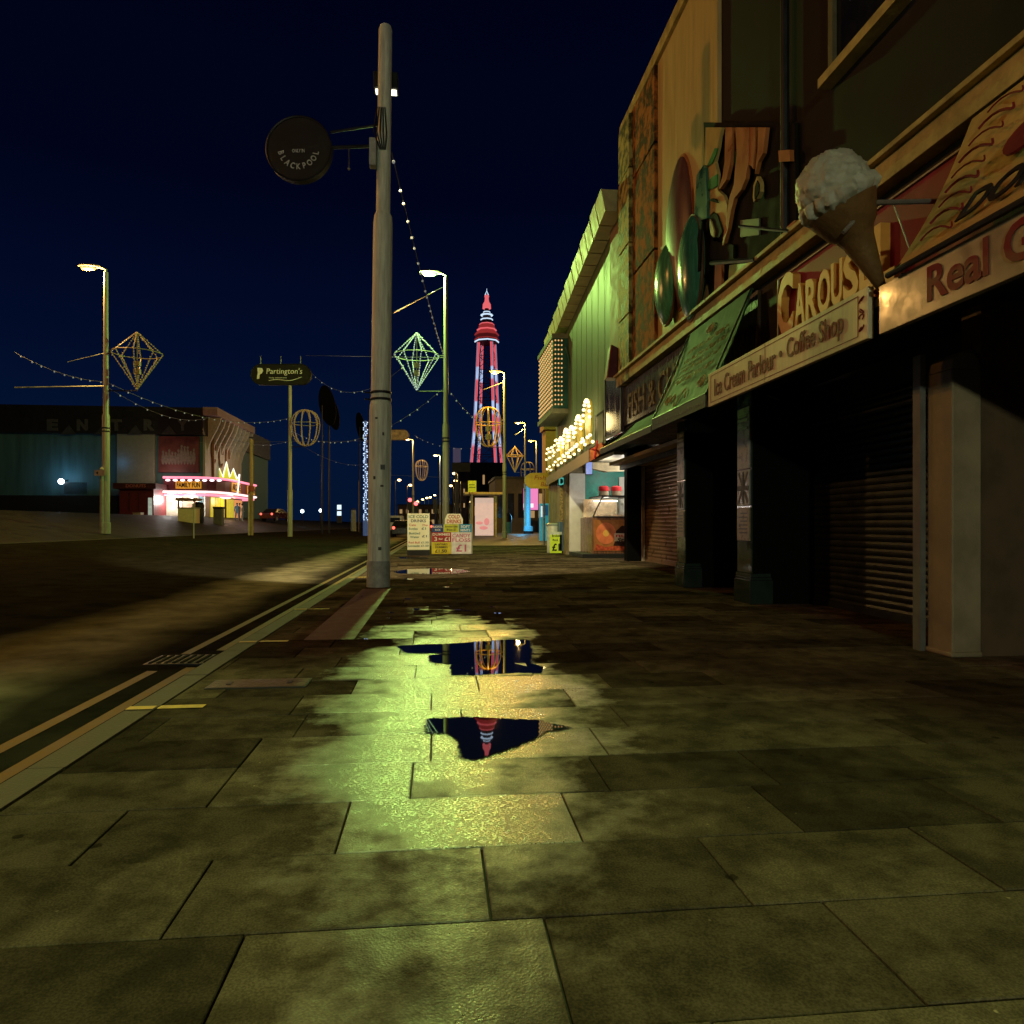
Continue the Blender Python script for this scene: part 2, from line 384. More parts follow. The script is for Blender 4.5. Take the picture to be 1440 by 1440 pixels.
# ------------------------------------------------------------------ STREET LAMPS
def add_light(loc, col, e, r=.12, spot=None, blend=.6, name='lamp_light'):
    d = bpy.data.lights.new(name, 'SPOT' if spot else 'POINT'); d.energy = e; d.color = col; d.shadow_soft_size = r
    if spot: d.spot_size = R(spot); d.spot_blend = blend
    o = bpy.data.objects.new(name, d); C.objects.link(o); o.location = loc; return o
ORANGE = (1.0,.58,.16)
def street_lamp(px, py, pxl, label, col, es, energy, t=None, spot=None, simple=False, zl=12.3):
    t_ = t or (zl-1)/((HOR-py)/1000.0)
    top = at(px, py, t_); zb = gz(top.x, top.y); b = V((top.x, top.y, zb))
    root = thing('street_lamp', label, 'street lamp', b, 'street lamps along the promenade')
    r = .155 if not simple else .17
    m = MB()
    m.lathe(b, [(r*1.25,0),(r*1.25,.5),(r,.52),(r,(top.z-zb)*.45),(r*.75,(top.z-zb)*.46),(r*.6,top.z-zb-.1),(r*.6,top.z-zb)], 14); m.build('pole', m_pole, root, smooth=True)
    dx = (pxl-px)*t_/1000.0*1.35
    sgn = 1 if dx > 0 else -1; L_ = max(.7, abs(dx))
    if not simple:
        m = MB(); m.tube([top+V((0,0,-.1)), top+V((0,0,.12)), top+V((sgn*.18,0,.2)), top+V((sgn*L_*.6,0,.22))], .045, 8); m.build('arm', m_pole, root, smooth=True)
        m = MB(); m.sphere(top+V((sgn*(L_*.6+.3),0,.26)), (.5,.19,.10), 16, 8); m.build('head', m_steel, root, smooth=True)
        m = MB()
        for z_ in (.1,.25): m.lathe(b+V((0,0,(top.z-zb)*.38+z_)), [(r*1.12,0),(r*1.12,.06)], 14)
        m.build('clamp_rim', m_dark, root)
    lm = MB(); c = top+V((sgn*(L_*.6+.32),0,.17)); lm.sphere(c, (.34,.15,.11) if not simple else (.5,.4,.28), 14, 8)
    lm.build('lens', E('lens_'+label[:18], col, es), root, smooth=True)
    if energy:
        add_light(c+V((0,0,-.22)), col, energy, .16, spot)
    return root, top, b, t_
GREENW = (.56,1.0,.20)
L1 = street_lamp(149, 383, 138, 'tall lamp with amber light beyond the road, carrying the amber diamond lantern', (1,.52,.14), 1.7, 2400)
L2 = street_lamp(627, 391, 611, 'tall lamp glowing bright green white, standing behind the price boards', (.55,1.0,.48), 1.6, 0, t=33)
add_light(V((L2[1].x-.85, L2[1].y, L2[1].z-.1)), GREENW, 4600, .2)
L3 = street_lamp(709.5, 527, 701, 'amber lamp before the lit tower, carrying the large gold ribbed ball lantern', (1,.52,.09), 2.2, 4200)
L4 = street_lamp(738.5, 597, 731, 'amber lamp carrying the small gold diamond lantern, next one past the tower', (1,.58,.14), 2.2, 2000)
L5 = street_lamp(754.5, 622, 748, 'amber lamp beside the yellow oval sign with a small ball lantern', (1,.58,.14), 2.2, 1600)
L6 = street_lamp(581, 620, 575, 'amber lamp carrying a pear shaped lantern beyond the thick grey pole', (1,.60,.18), 2.2, 2000)
street_lamp(619, 642, 615, 'pale amber lamp close beside the foot of the green lamp pole', (1,.75,.35), 18, 1500)
street_lamp(556, 676, 560.5, 'distant amber lamp facing inland just past the thick grey pole', (1,.55,.2), 8, 900, simple=True)
street_lamp(572.5, 683, 576, 'distant amber lamp facing inland above the red traffic light', (1,.55,.2), 8, 900, simple=True)
for i, (a, b_, c_, lb) in enumerate([(644,667,641,'upper of two small distant lamps stacked just above the shelter corner'),(648,677,641,'lower of two small distant lamps stacked just above the shelter corner'),(638,684,635,'small distant lamp peeping out beside the green lamp pole'),
        (737,676,734,'small distant lamp seen above the pink shop screen'),(716,685,713,'small distant lamp above the blue litter bin')]):
    street_lamp(a, b_, c_, lb, (1,.62,.22), 8, 700, simple=True)
for px_, py_ in ((597,703),(603,701),(608,700),(614,697),(590,706),(632,701)):
    street_lamp(px_, py_, px_-2, 'one of the tiny far lamps in the row behind the drinks board', (1,.72,.25), 10, 0, t=250+random.uniform(0,60), simple=True)
# the same rows go on out of view; the short lamp is an added fill
def off_lamp(x, y, z, sg, label, col, e, spot=None, blend=.6):
    zb = gz(x, y); root = thing('street_lamp', label, 'street lamp', (x,y,zb), 'street lamps along the promenade')
    m = MB(); m.lathe((x,y,zb), [(.19,0),(.19,.5),(.155,.52),(.155,4.5),(.11,4.6),(.09,z-zb)], 14); m.build('pole', m_pole, root, smooth=True)
    m = MB(); m.tube([(x,y,z-.05),(x,y,z+.15),(x+sg*.2,y,z+.22),(x+sg*.9,y,z+.24)], .045); m.build('arm', m_pole, root, smooth=True)
    m = MB(); m.sphere((x+sg*1.1,y,z+.27), (.5,.19,.1), 16, 8); m.build('head', m_steel, root, smooth=True)
    m = MB(); m.sphere((x+sg*1.1,y,z+.18), (.44,.17,.13), 14, 8); m.build('lens', E('lens_near', col, 20), root, smooth=True)
    add_light((x+sg*1.1,y,z-.05), col, e, .16, spot, blend)
off_lamp(-2.9, -.3, 10.2, 1, 'tall lamp standing at the kerb beside the viewer', (.70,1.0,.28), 2300, 64, .4)
off_lamp(-2.6, -14, 4.7, 1, 'added short fill lamp behind the viewer, lighting the thick grey pole', (.95,1.0,.68), 3000)  # added lamp, kept low to light the grey pole more than the paving
off_lamp(-14.6, 16, 12, 1, 'tall amber lamp beyond the road, next one toward the viewer', (1,.42,.09), 2200)
off_lamp(-14.6, -1, 12, 1, 'tall amber lamp beyond the road, level with the viewer', (1,.40,.09), 1000)

# ------------------------------------------------------------------ LATTICE LANTERNS ON THE LAMPS
def lantern(px, pt, pe, pb, w, t_, shape, lamp, label, mat, ledmat, ribs=8, core=True, dots=True, rr=.022):
    top = at(px, pt, t_); eq = at(px, pe, t_); bot = at(px, pb, t_); rad = w*t_/2000.0
    root = thing('festoon_lantern', label, 'lantern', bot, 'lattice lanterns hung on the lamp poles')
    ribm = MB(); led = MB()
    for k in range(ribs):
        a = 2*math.pi*(k+.3)/ribs; d = V((math.cos(a), math.sin(a), 0))
        if shape == 'diamond': pts = [top, eq+d*rad, bot]
        else:
            pts = []
            for i in range(13):
                f = i/12
                if shape == 'ball':
                    z = eq.z+(top.z-eq.z)*math.cos(f*math.pi) if f < .5 else eq.z-(eq.z-bot.z)*math.sin((f-.5)*math.pi)
                    rr_ = rad*(math.sin(f*math.pi)**.75)
                    if f >= .5: rr_ = rad*math.cos((f-.5)*math.pi)**.8 if f < 1 else 0
                pts.append(V((eq.x, eq.y, z))+d*rr_)
        ribm.tube(pts, rr, 5)
        if dots:
            for p, q in zip(pts, pts[1:]):
                n = max(1, int((q-p).length/.11))
                for i in range(n):
                    led.sphere(p.lerp(q, (i+.5)/n)+V((random.uniform(-.02,.02),)*3)-V((0,.04,0)), rr*1.25, 5, 4)
    ring = [eq+V((math.cos(2*math.pi*i/16)*rad, math.sin(2*math.pi*i/16)*rad, 0)) for i in range(17)]
    ribm.tube(ring, rr*.9, 5)
    ribm.build('rib_frame', mat, root)
    if dots:
        o = led.build('led_dots', ledmat, root); o['kind'] = 'stuff'
    if core:
        cm = MB(); c = at(px, (pe*.62+pb*.38), t_); s = .11*t_/33
        cm.box(c.x-s*1.2,c.x+s*1.2,c.y-s,c.y+s,c.z+s*.5,c.z+s*2.4); cm.build('control_box', M('lantern_box', (.30,.28,.18), .5), root)
        cm = MB(); cm.box(c.x-s*1.2,c.x+s*1.2,c.y-s,c.y+s,c.z-s*3,c.z-s*.8); cm.build('control_box', M('lantern_box', (.30,.28,.18), .5), root)
        cm = MB(); cm.tube([top, bot], rr*.8, 5); cm.build('stem', mat, root)
    # bracket to the pole
    lp = lamp[1]; bm_ = MB()
    for z_ in (eq.z, bot.z-.05):
        bm_.tube([(lp.x, lp.y, z_), (eq.x+(rad if lp.x > eq.x else -rad)*(1 if z_ == eq.z else 0), eq.y, z_)], .03, 6)
    bm_.build('bracket_frame', m_dark, root)
    return root
m_ribw = M('lantern_rib_white', (.35,.38,.30), .4)
m_ribg = M('lantern_rib_gold', (.42,.27,.05), .4, emit=(1,.55,.08), es=.10)
m_riba = M('lantern_rib_amber', (.26,.22,.10), .4)
led_w = E('led_green_white', (.72,1,.8), .7); led_a = E('led_amber', (1,.62,.2), .14); led_g = E('led_gold', (1,.6,.1), .4)
lantern(586, 468, 500, 549, 64, L2[3], 'diamond', L2, 'pale diamond lantern outlined in green white dots beside the green lamp', m_ribw, led_w)
lantern(193, 467, 497, 548, 66, L1[3], 'diamond', L1, 'dim amber diamond lantern on the lamp pole across the road', m_riba, led_a)
lantern(687, 573, 596, 628, 37, L3[3], 'ball', L3, 'gold ribbed ball lantern hanging in front of the lit tower legs', m_ribg, led_g, ribs=10, dots=False, rr=.04)
lantern(724, 628, 641, 664, 25, L4[3], 'diamond', L4, 'small gold diamond lantern between the tower and the bulb lit shop', m_ribg, led_g, dots=False, rr=.055, core=False)
lantern(742, 650, 660, 690, 20, L5[3], 'ball', L5, 'small dull gold ball lantern above the blue lit column', m_riba, led_g, dots=False, rr=.055, core=False)
lantern(593, 647, 656, 676, 18, L6[3], 'ball', L6, 'small pear shaped lantern beside the amber lamp past the grey pole', M('lantern_rib_pale', (.4,.3,.15), .4, emit=(1,.6,.25), es=.12), led_g, dots=False, rr=.04, core=False)

# ------------------------------------------------------------------ THICK GREY POLE IN FRONT
pb = onZ(532, 825); TP = 11.5
t = thing('traction_pole', 'thick pale grey steel pole standing alone on the pavement near the kerb', 'pole', (pb.x,pb.y,0))
LEAN = .085
def pz(z): return V((pb.x+LEAN*z/6.0*.9, pb.y, z))
def psec(name, prof, mat=m_polebig, n=28):
    m = MB(); m.tube([pz(z) for r, z in prof], [r for r, z in prof], n); return m.build(name, mat, t, smooth=True)
psec('base_section', [(.188,0),(.188,.40),(.186,.42)], M('pole_base', (.34,.36,.32), .55, var=.3, scale=9))
psec('lower_shaft', [(.178,.42),(.178,2.82),(.172,2.93),(.157,3.0)])
psec('middle_shaft', [(.157,3.0),(.155,5.85),(.145,5.98),(.113,6.05)])
psec('upper_shaft', [(.113,6.05),(.108,9.0),(.09,9.06)])
for z in (3.02,3.13):
    m = MB(); m.lathe(pz(z), [(.168,-.02),(.172,-.012),(.172,.012),(.168,.02)], 28); m.tube([pz(z)+V((-.16,-.02,0)), pz(z)+V((-.25,-.05,0))], .014, 6).sphere(pz(z)+V((.03,-.175,0)), .017, 6, 4); m.build('clamp', m_dark, t, smooth=True)
m = MB(); m.box(pz(2.2).x+.02,pz(2.2).x+.09,pb.y-.182,pb.y-.172,1.88,1.96); m.build('label_plate', m_dark, t)
for zz_, dx_, w_, h_ in ((1.75,-.07,.035,.05),(1.62,.05,.05,.03),(1.30,-.02,.06,.08),(2.45,.06,.03,.05),(2.7,-.05,.04,.03),(.62,.03,.05,.05)):
    c_ = pz(zz_); m = MB(); yy_ = c_.y-math.sqrt(max(0,.178**2-dx_**2)); m.box(c_.x+dx_-w_/2,c_.x+dx_+w_/2,yy_-.006,yy_+.02,zz_-h_/2,zz_+h_/2); m.build('worn_sticker', M('sticker_dark', (.06,.06,.05), .7, var=.6, scale=30), t)
m = MB(); m.box(pb.x-.06,pb.x+.07,pb.y-.187,pb.y-.165,.85,1.35); m.build('access_door', m_polebig, t, bevel=.006)
c = at(525, 221, TP-.1); m = MB(); m.box(c.x-.06,c.x+.05,c.y-.08,c.y+.08,c.z-.16,c.z+.28); m.build('junction_box', M('box_grey', (.36,.38,.36), .5), t, bevel=.01)
m = MB(); zc = at(540,205,TP).z
for k in range(5): m.tube([pz(zc-.12)+V((.02*k-.05,-.12,0)), pz(zc)+V((.05*k-.15,-.2,.12)), pz(zc+.25)+V((.03*k-.1,-.13,.3))], .012, 5)
m.build('cable_loop', m_black, t)
fl = pz(8.3)+V((0,.24,0))
m = MB(); m.obox(fl, .2, .1, .14) if hasattr(m,'obox') else m.box(fl.x-.2,fl.x+.2,fl.y-.08,fl.y+.14,fl.z-.12,fl.z+.14); m.build('flood_lamp_housing', m_dark, t, bevel=.01)
m = MB(); m.box(fl.x-.17,fl.x+.17,fl.y-.02,fl.y+.12,fl.z-.135,fl.z-.121); m.build('flood_lamp_lens', E('flood_lens', (1,.95,.7), 4), t)
_l = add_light(fl+V((0,.2,-.2)), (1,.86,.42), 4600, .12, 76, .22); _l.rotation_euler = (R(45),0,0)
# round dark sign on its arm
c = at(420, 209, TP)
t2 = thing('round_sign', 'dark round hanging sign with pale curved lettering high beside the grey pole', 'sign', c)
rgt = V((CA,-SA,0)); bk = V((SA,CA,0))
m = MB(); m.disc(c, rgt*.53, SZ*.53, bk*.12, 40); m.build('disc', m_black, t2)
ring = [c-bk*.005+rgt*.52*math.cos(2*math.pi*i/40)+SZ*.52*math.sin(2*math.pi*i/40) for i in range(41)]
m = MB(); m.tube(ring, .018, 6); m.build('rim', m_dark, t2, smooth=True)
m_signtxt = M('sign_white_letters', (.5,.54,.54), .5)
def arc_text(s, cen, rad, mid, step, h, parent, rr=rgt, nb=bk, flip=1):
    n = len(s); mb = MB()
    for i, ch in enumerate(s):
        a = R(mid+flip*(i-(n-1)/2)*step)
        radial = rr*math.cos(a)+SZ*math.sin(a); tang = (rr*-math.sin(a)+SZ*math.cos(a))*flip; up = radial*(-flip)
        vs, fs = text_mesh(ch, .02); x0 = min(v.x for v in vs); x1 = max(v.x for v in vs)
        mb.add([cen+radial*rad*1.0+tang*((v.x-(x0+x1)/2)*h*1.1)+up*(v.y*h*1.4)-nb*(.004+(v.z+.5)*.008) for v in vs], fs)
    mb.build('lettering', m_signtxt, parent)
arc_text('BLACKPOOL', c, .335, 270, 19, .095, t2, flip=1)
text('ONLY IN', m_signtxt, t2, c-rgt*.10-SZ*.07-bk*.012, rgt, SZ, w=.2, h=.055, depth=.008, bold=.02)
m = MB(); m.tube([c+rgt*.5+SZ*.05+bk*.06, pz(c.z+.05)], .028, 8).tube([c+rgt*.5+SZ*.3+bk*.06, pz(c.z+.4)], .02, 8); m.build('arm', m_dark, t2)
m = MB()
for dx_ in (.80,.80): m.tube([c+rgt*.8+SZ*.05+bk*.06, c+rgt*.8-SZ*.3+bk*.05], .01, 6)
m.sphere(c+rgt*.8-SZ*.3+bk*.05, .025, 8, 6); m.build('hanging_hook', m_steel, t2)

# ------------------------------------------------------------------ STRINGS OF BULBS AND WIRES
bulbmesh = MB().sphere((0,0,0), .05, 8, 6)
m_bulb = M('festoon_bulb', (.25,.25,.22), .2, emit=(.85,.95,.85), es=.16)  # faint reflections on the bulbs put in as a dim glow
bulb_proto = {}
def string_lights(p, q, sag, n, label, size=1.0, wire=.010, mat=m_bulb):
    mid = (p+q)/2; root = thing('string_lights', label, 'string lights', p, 'bulb strings across the street')
    pts = []
    for i in range(25):
        f = i/24; c = p.lerp(q, f); c.z -= sag*4*f*(1-f); pts.append(c)
    m = MB(); m.tube(pts, wire, 5); m.build('cable', m_wire, root)
    key = (round(size,2), mat.name)
    if key not in bulb_proto:
        me = bpy.data.meshes.new('bulb'); s_ = .034*size; b_ = MB().sphere((0,0,-s_), (s_,s_,s_*1.2), 8, 6)
        me.from_pydata([tuple(v) for v in b_.v], [], b_.f); me.materials.append(mat); bulb_proto[key] = me
    for i in range(n):
        f = (i+.5+random.uniform(-.2,.2))/n; c = p.lerp(q, f); c.z -= sag*4*f*(1-f)
        o = bpy.data.objects.new('bulb', bulb_proto[key]); C.objects.link(o); o.parent = root; o.location = c-p
string_lights(at(551,215,11.8), at(627,508,33), .25, 26, 'bulb string rising steeply from behind the green lamp to the thick grey pole', .8)
string_lights(at(629,545,33), at(709,588,54), 1.0, 14, 'bulb string dipping from the green lamp toward the tower lamp', 1.1)
string_lights(at(407,604,49), at(624,546,33.3), 1.6, 22, 'bulb string passing low behind the thick grey pole', 1.0)
string_lights(at(436,522,48), at(600,480,34), 1.9, 10, 'bulb string beside the dark capsule sign', 1.0)
string_lights(at(20,495,28), at(148,537,31.8), .25, 9, 'bulb string ending at the lamp across the road, above the dark wall', .9)
string_lights(at(149,537,31.8), at(407,588,49), .9, 20, 'longest bulb string sweeping above the arcade roof', .95)
string_lights(at(152,545,31.8), at(300,585,58), .8, 10, 'short faint bulb string over the arcade roof edge', 1.0)
string_lights(at(582,612,90), at(712,622,60), 1.0, 12, 'small distant bulb string above the shelter', 1.5)
string_lights(at(300,600,60), at(407,620,49), .8, 8, 'faint bulb string between arcade roof and capsule sign pole', .9)
string_lights(at(412,618,49), at(540,640,90), 1.5, 8, 'dim lower bulb string under the ribbed ball on capsule sign pole', .9)
def wire_thing(p, q, label, r=.012, sag=.0):
    pts = []
    for i in range(13):
        f = i/12; c = p.lerp(q, f); c.z -= sag*4*f*(1-f); pts.append(c)
    m = MB(); m.tube(pts, r, 5); tag(m.build('span_wire', M('span_wire_steel', (.22,.25,.2), .35, .5), None), label, 'wire', 'span wires over the street')
wire_thing(at(553,440,12.2), at(624,403,33), 'span wire slanting up to the green lamp head')
wire_thing(at(430,500,49), at(625,503,33), 'level span wire through the green diamond lantern')
wire_thing(at(20,545,30), at(149,543,31.8), 'stiff level rod reaching the lamp across the road', .03)
wire_thing(at(95,509,31), at(149,496,31.8), 'short sloping wire meeting the lamp across the road')
wire_thing(at(280,622,55), at(524,620,80), 'long level wire from the arcade past the capsule sign pole', .014)
wire_thing(at(548,668,90), at(640,672,90), 'low level wire past the traffic lights', .02)
wire_thing(at(680,548,55), at(709,537,54), 'short wire slanting up to the tower lamp', .02)
wire_thing(at(724,612,80), at(738,603,80), 'short wire slanting up to the lamp past the tower', .03)

# ------------------------------------------------------------------ CAPSULE SIGNS ON POLES
def capsule(px0, px1, py0, py1, pxp, t_, label, face, dets):
    a = at(px0, py1, t_); b_ = at(px1, py0, t_); cz = (a.z+b_.z)/2; hh = (b_.z-a.z)/2; p = at(pxp, cz, t_); g0 = gz(p.x, p.y)
    root = thing('pole_sign', label, 'sign', (p.x, p.y, g0))
    m = MB(); m.lathe((p.x,p.y+.2,g0), [(.17,0),(.17,3.2),(.13,3.3),(.11,a.z-g0+.1)], 12); m.build('pole', m_pole, root, smooth=True)
    w = (V((b_.x,b_.y,0))-V((a.x,a.y,0))).length; cen = V(((a.x+b_.x)/2,(a.y+b_.y)/2,cz))
    poly = []
    for i in range(24):
        an = 2*math.pi*i/24; cx = (w/2-hh) if math.cos(an) > 0 else -(w/2-hh)
        poly.append(cen+rgt*(cx+hh*math.cos(an))+SZ*hh*math.sin(an))
    m = MB(); m.prism(poly, bk*.35); m.build('sign_board', face, root)
    m = MB(); m.tube([q-bk*.02 for q in poly]+[poly[0]-bk*.02], .03, 6); m.build('rim', m_dark, root)
    if dets:
        wt = M('capsule_white', (.8,.85,.8), .5)
        text("Partington's", wt, root, cen+rgt*(-w*.24)-SZ*(hh*.12)-bk*.02, rgt, SZ, w=w*.60, h=hh*.72, depth=.02, shear=.1)
        lg = MB(); c0 = cen+rgt*(-w*.40)-bk*.03
        lg.prism([c0+rgt*x*hh+SZ*z*hh for x, z in ((0,-.45),(.22,-.45),(.3,.0),(.5,.1),(.62,.35),(.5,.6),(.05,.62),(.1,.2))], -bk*.02); lg.build('logo', wt, root)
        sw = MB(); sw.tube([cen+rgt*(w*(-.2+.55*i/12))+SZ*(hh*(-.62+.28*(i/12)**2+.1*math.sin(i*.6)))-bk*.03 for i in range(13)], .022, 5); sw.build('swoosh_lettering', wt, root)
        text("family amusements", wt, root, cen+rgt*(-w*.2)-SZ*(hh*.42)-bk*.02, rgt, SZ, w=w*.3, h=hh*.16, depth=.01)
        an = MB()
        for q in (-.34,0,.33): an.tube([cen+rgt*w*q+SZ*hh, cen+rgt*w*q+SZ*(hh+.55)], .03, 6)
        an.build('bracket_frame', m_steel, root)
    return root, p
caps, cp = capsule(353, 437, 512, 541, 407, 49, 'dark capsule shaped sign with white slanted lettering on a pale pole', M('capsule_dark', (.006,.010,.008), .6, spec=.2), True)
lantern(430, 577, 596, 627, 38, 49, 'ball', (None, V((cp.x,cp.y+.2,0))), 'dim gold ribbed ball lantern under the dark capsule sign', m_riba, led_a, ribs=10, core=False, rr=.03)
capsule(535, 575, 604, 619, 540, 76, 'amber lit capsule sign half hidden by the thick grey pole', M('capsule_amber', (.30,.2,.08), .4, var=.7, scale=2.5, emit=(1,.6,.2), es=.05), False)

# ------------------------------------------------------------------ LIT TOWER
T0 = 480.0; tc = at(684.5, HOR, T0); tc.z = 0
tower = thing('lit_tower', 'tall lattice tower outlined in red and blue white lights on the skyline', 'tower', tc)
def band_mat():
    m = bpy.data.materials.new('tower_leg_lights'); m.use_nodes = True; nt = m.node_tree; b = nt.nodes['Principled BSDF']
    tcn = nt.nodes.new('ShaderNodeTexCoord'); sp = nt.nodes.new('ShaderNodeSeparateXYZ'); nt.links.new(tcn.outputs['Object'], sp.inputs[0])
    mr = nt.nodes.new('ShaderNodeMapRange'); mr.inputs[1].default_value = 0; mr.inputs[2].default_value = 160; nt.links.new(sp.outputs[2], mr.inputs[0])
    r = nt.nodes.new('ShaderNodeValToRGB'); r.color_ramp.interpolation = 'LINEAR'; el = r.color_ramp.elements
    red = (1,.15,.19,1); wh = (.62,.82,1.25,1)
    st_ = [(0,wh),(.245,wh),(.30,red),(.375,red),(.40,wh),(.44,wh),(.45,red),(.50,red),(.52,wh),(.56,wh),(.57,red),(.63,red),(.645,wh),(.685,wh),(.69,red),(.79,red)]
    st_ = [(0,wh),(.235,wh),(.265,red),(.33,red),(.35,wh),(.385,wh),(.40,red),(.46,red),(.475,wh),(.52,wh),(.525,red),(.61,red),(.62,wh),(.665,wh),(.67,red),(.79,red)]
    el[0].position = 0; el[0].color = wh; el[1].position = 1; el[1].color = red
    for p_, c_ in st_[1:]:
        e = el.new(p_); e.color = c_
    nt.links.new(mr.outputs[0], r.inputs[0]); nt.links.new(r.outputs[0], b.inputs['Emission Color']); b.inputs['Emission Strength'].default_value = .9
    b.inputs['Base Color'].default_value = (.05,.02,.02,1); m.cycles.emission_sampling = 'NONE'
    return m
m_band = band_mat(); m_tdark = M('tower_ironwork', (.05,.02,.02), .6, emit=(.5,.05,.06), es=.004)  # red light falling on the ironwork put in as a faint glow
t_red = E('tower_red', (1,.17,.19), .8); t_wht = E('tower_blue_white', (.62,.80,1), 1.1); t_rdim = E('tower_red_dim', (1,.09,.09), .26)
K = T0/1000.0
prof = [(0,31),(37,25),(68,18.7),(106,14.6),(124,12.6)]   # height, half diagonal in picture units
TH = math.atan2(14,23)
def leg(k, z):
    for (z0, r0), (z1, r1) in zip(prof, prof[1:]):
        if z <= z1: break
    r = (r0+(r1-r0)*(z-z0)/(z1-z0))*K
    a = TH+k*math.pi/2
    return tc+rgt*(r*math.cos(a))+bk*(r*math.sin(a))+SZ*z
for k in range(4):
    m = MB()
    for s in (-1, 1):
        m.tube([leg(k, z)+rgt*s*.42 for z in [124*i/14 for i in range(15)]], .34, 6)
    lg_ = m.build('leg', m_band, tower)
    m = MB(); m.tube([leg(k, z)-rgt*(1.1 if k in (1,2) else -1.1) for z in [124*i/14 for i in range(15)]], .16, 5); m.build('edge_light', E('tower_edge', (.7,.6,.9), .45), lg_)
m = MB()
for i in range(13):
    z0, z1 = 124*i/13, 124*(i+1)/13
    for k in range(4):
        q = (k+1) % 4
        m.tube([leg(k,z0), leg(q,z1)], .16, 4).tube([leg(q,z0), leg(k,z1)], .16, 4).tube([leg(k,z1), leg(q,z1)], .2, 4)
m.build('lattice', m_tdark, tower)
zz = lambda py: 1+T0*(HOR-py)/1000.0
def tier(name, py0, py1, w0, w1, mat, n=8):
    m = MB(); m.lathe(tc, [(w0*K/2,zz(py0)),(w1*K/2,zz(py1))], n); return m.build(name, mat, tower)
tier('deck', 483, 479, 32, 33, m_tdark); tier('deck', 478.5, 472, 31, 33, M('tower_deck', (.1,.03,.03), .6, emit=(1,.1,.1), es=.06))
tier('deck_light', 481.6, 480, 34.5, 34.5, t_wht); tier('deck_light', 472, 470.5, 34.5, 34.5, t_rdim); tier('deck_light', 478, 477.2, 34.6, 34.6, t_rdim)
tier('canopy', 470, 465, 33.5, 25, t_rdim); tier('deck_light', 465, 463.6, 28, 28, t_red)
tier('canopy', 463, 457, 25, 21, t_rdim); tier('deck_light', 457, 455.5, 22, 20, t_red)
tier('turret', 455, 450, 16, 16, m_tdark); tier('deck_light', 450.5, 449, 17.5, 17.5, t_wht)
tier('turret', 449, 444, 12, 12, m_tdark); tier('deck_light', 444, 442.6, 17.5, 17.5, t_wht); tier('turret', 442.5, 439, 10, 8, m_tdark); tier('deck_light', 439.5, 438.5, 10, 10, t_wht)
tier('turret', 438, 434, 6, 6, m_tdark)
m = MB(); m.lathe(tc, [(6*K,zz(434)),(5.6*K,zz(428)),(3.2*K,zz(424)),(2.6*K,zz(419)),(3.5*K,zz(417)),(2.4*K,zz(415))], 12); m.build('dome', t_red, tower, smooth=True)
m = MB(); m.tube([tc+SZ*zz(415)-rgt*1.1, tc+SZ*zz(409), tc+SZ*zz(415)+rgt*1.1], .35, 6); m.tube([tc+SZ*zz(409), tc+SZ*zz(406)], .15, 5); m.build('mast', t_wht, tower)

# ------------------------------------------------------------------ SHOP BUILDING WITH THE CREAM CORNICE
F = 3.94; FX = 3.2
m_wallbrown = M('shop_wall_render', (.085,.055,.03), .65, var=.3, scale=2, bump=.15, bscale=30)
m_panelcream = M('upper_cream_panel', (.48,.36,.16), .5, spec=.12, var=.15, scale=3, streak=True)
m_rust = M('rust_brick', (.34,.12,.03), .8, var=.1, scale=4.5, bump=.7, bscale=18, lo=(.045,.016,.007), spec=.1)
m_pale = M('pale_mottled_board', (.40,.34,.11), .6, var=.1, scale=5, bump=.4, bscale=25, lo=(.07,.055,.02), spec=.12)  # pale yellow boards broken up by random darker mottling
m_cornice = M('cornice_paint', (.40,.31,.12), .5, spec=.12, var=.35, scale=5, bump=.25, bscale=22)
m_tile = M('green_black_tile', (.018,.03,.026), .12, spec=.6)
m_jet = M('jet_black_render', (.004,.004,.004), .9, spec=.04)
m_shut_d = M('dark_shutter', (.035,.045,.055), .4, .5, var=.2); m_shut_r = M('rust_shutter', (.22,.13,.08), .35, .55, var=.25)
shop = thing('shop_building', 'dark shop building with cream cornice, rusty brick pier and shuttered fronts below', 'building', (F,9,0))
def part(mb, name, mat, par=shop, **k): return mb.build(name, mat, par, **k)
m = MB(); m.box(F+.02,F+7,-8,14.6,2.9,9.2); part(m, 'upper_wall', M('upper_dark_wall', (.018,.014,.012), .8, var=.5, scale=2.5, spec=.15))
m = MB(); m.box(F-.10,F+7.1,-8.1,14.75,9.2,9.42); part(m, 'parapet_coping', m_cornice)
m = MB(); m.box(F-.04,F+.02,9.6,12.3,4.13,9.19); part(m, 'cream_panel', m_panelcream)
m = MB()
for z0, z1 in ((4.17,5.9),(5.94,7.8),(7.84,9.19)): m.box(F-.10,F+.02,12.32,13.72,z0,z1)
part(m, 'brick_pier', m_rust, bevel=.012)
m = MB()
for z0, z1 in ((3.9,5.2),(5.23,6.6),(6.63,8.1),(8.13,9.19)): m.box(F-.16,F+.02,13.8,14.62,z0,z1)
part(m, 'pale_pier_boarding', m_pale, bevel=.01)
m = MB(); m.box(F-.15,F,-8,14.82,3.92,4.11); m.box(F-.21,F,-8,14.86,4.122,4.17)
for yy in (1.2,3.7,6.2,8.0,9.9,11.4,13.1): m.box(F-.153,F,yy,yy+.012,3.915,4.112)
part(m, 'cornice', m_cornice, bevel=.006)
m = MB(); m.box(F-.02,F+.3,-8,14.8,2.95,3.91); part(m, 'fascia_backing', M('fascia_black', (.02,.016,.013), .6, spec=.12))
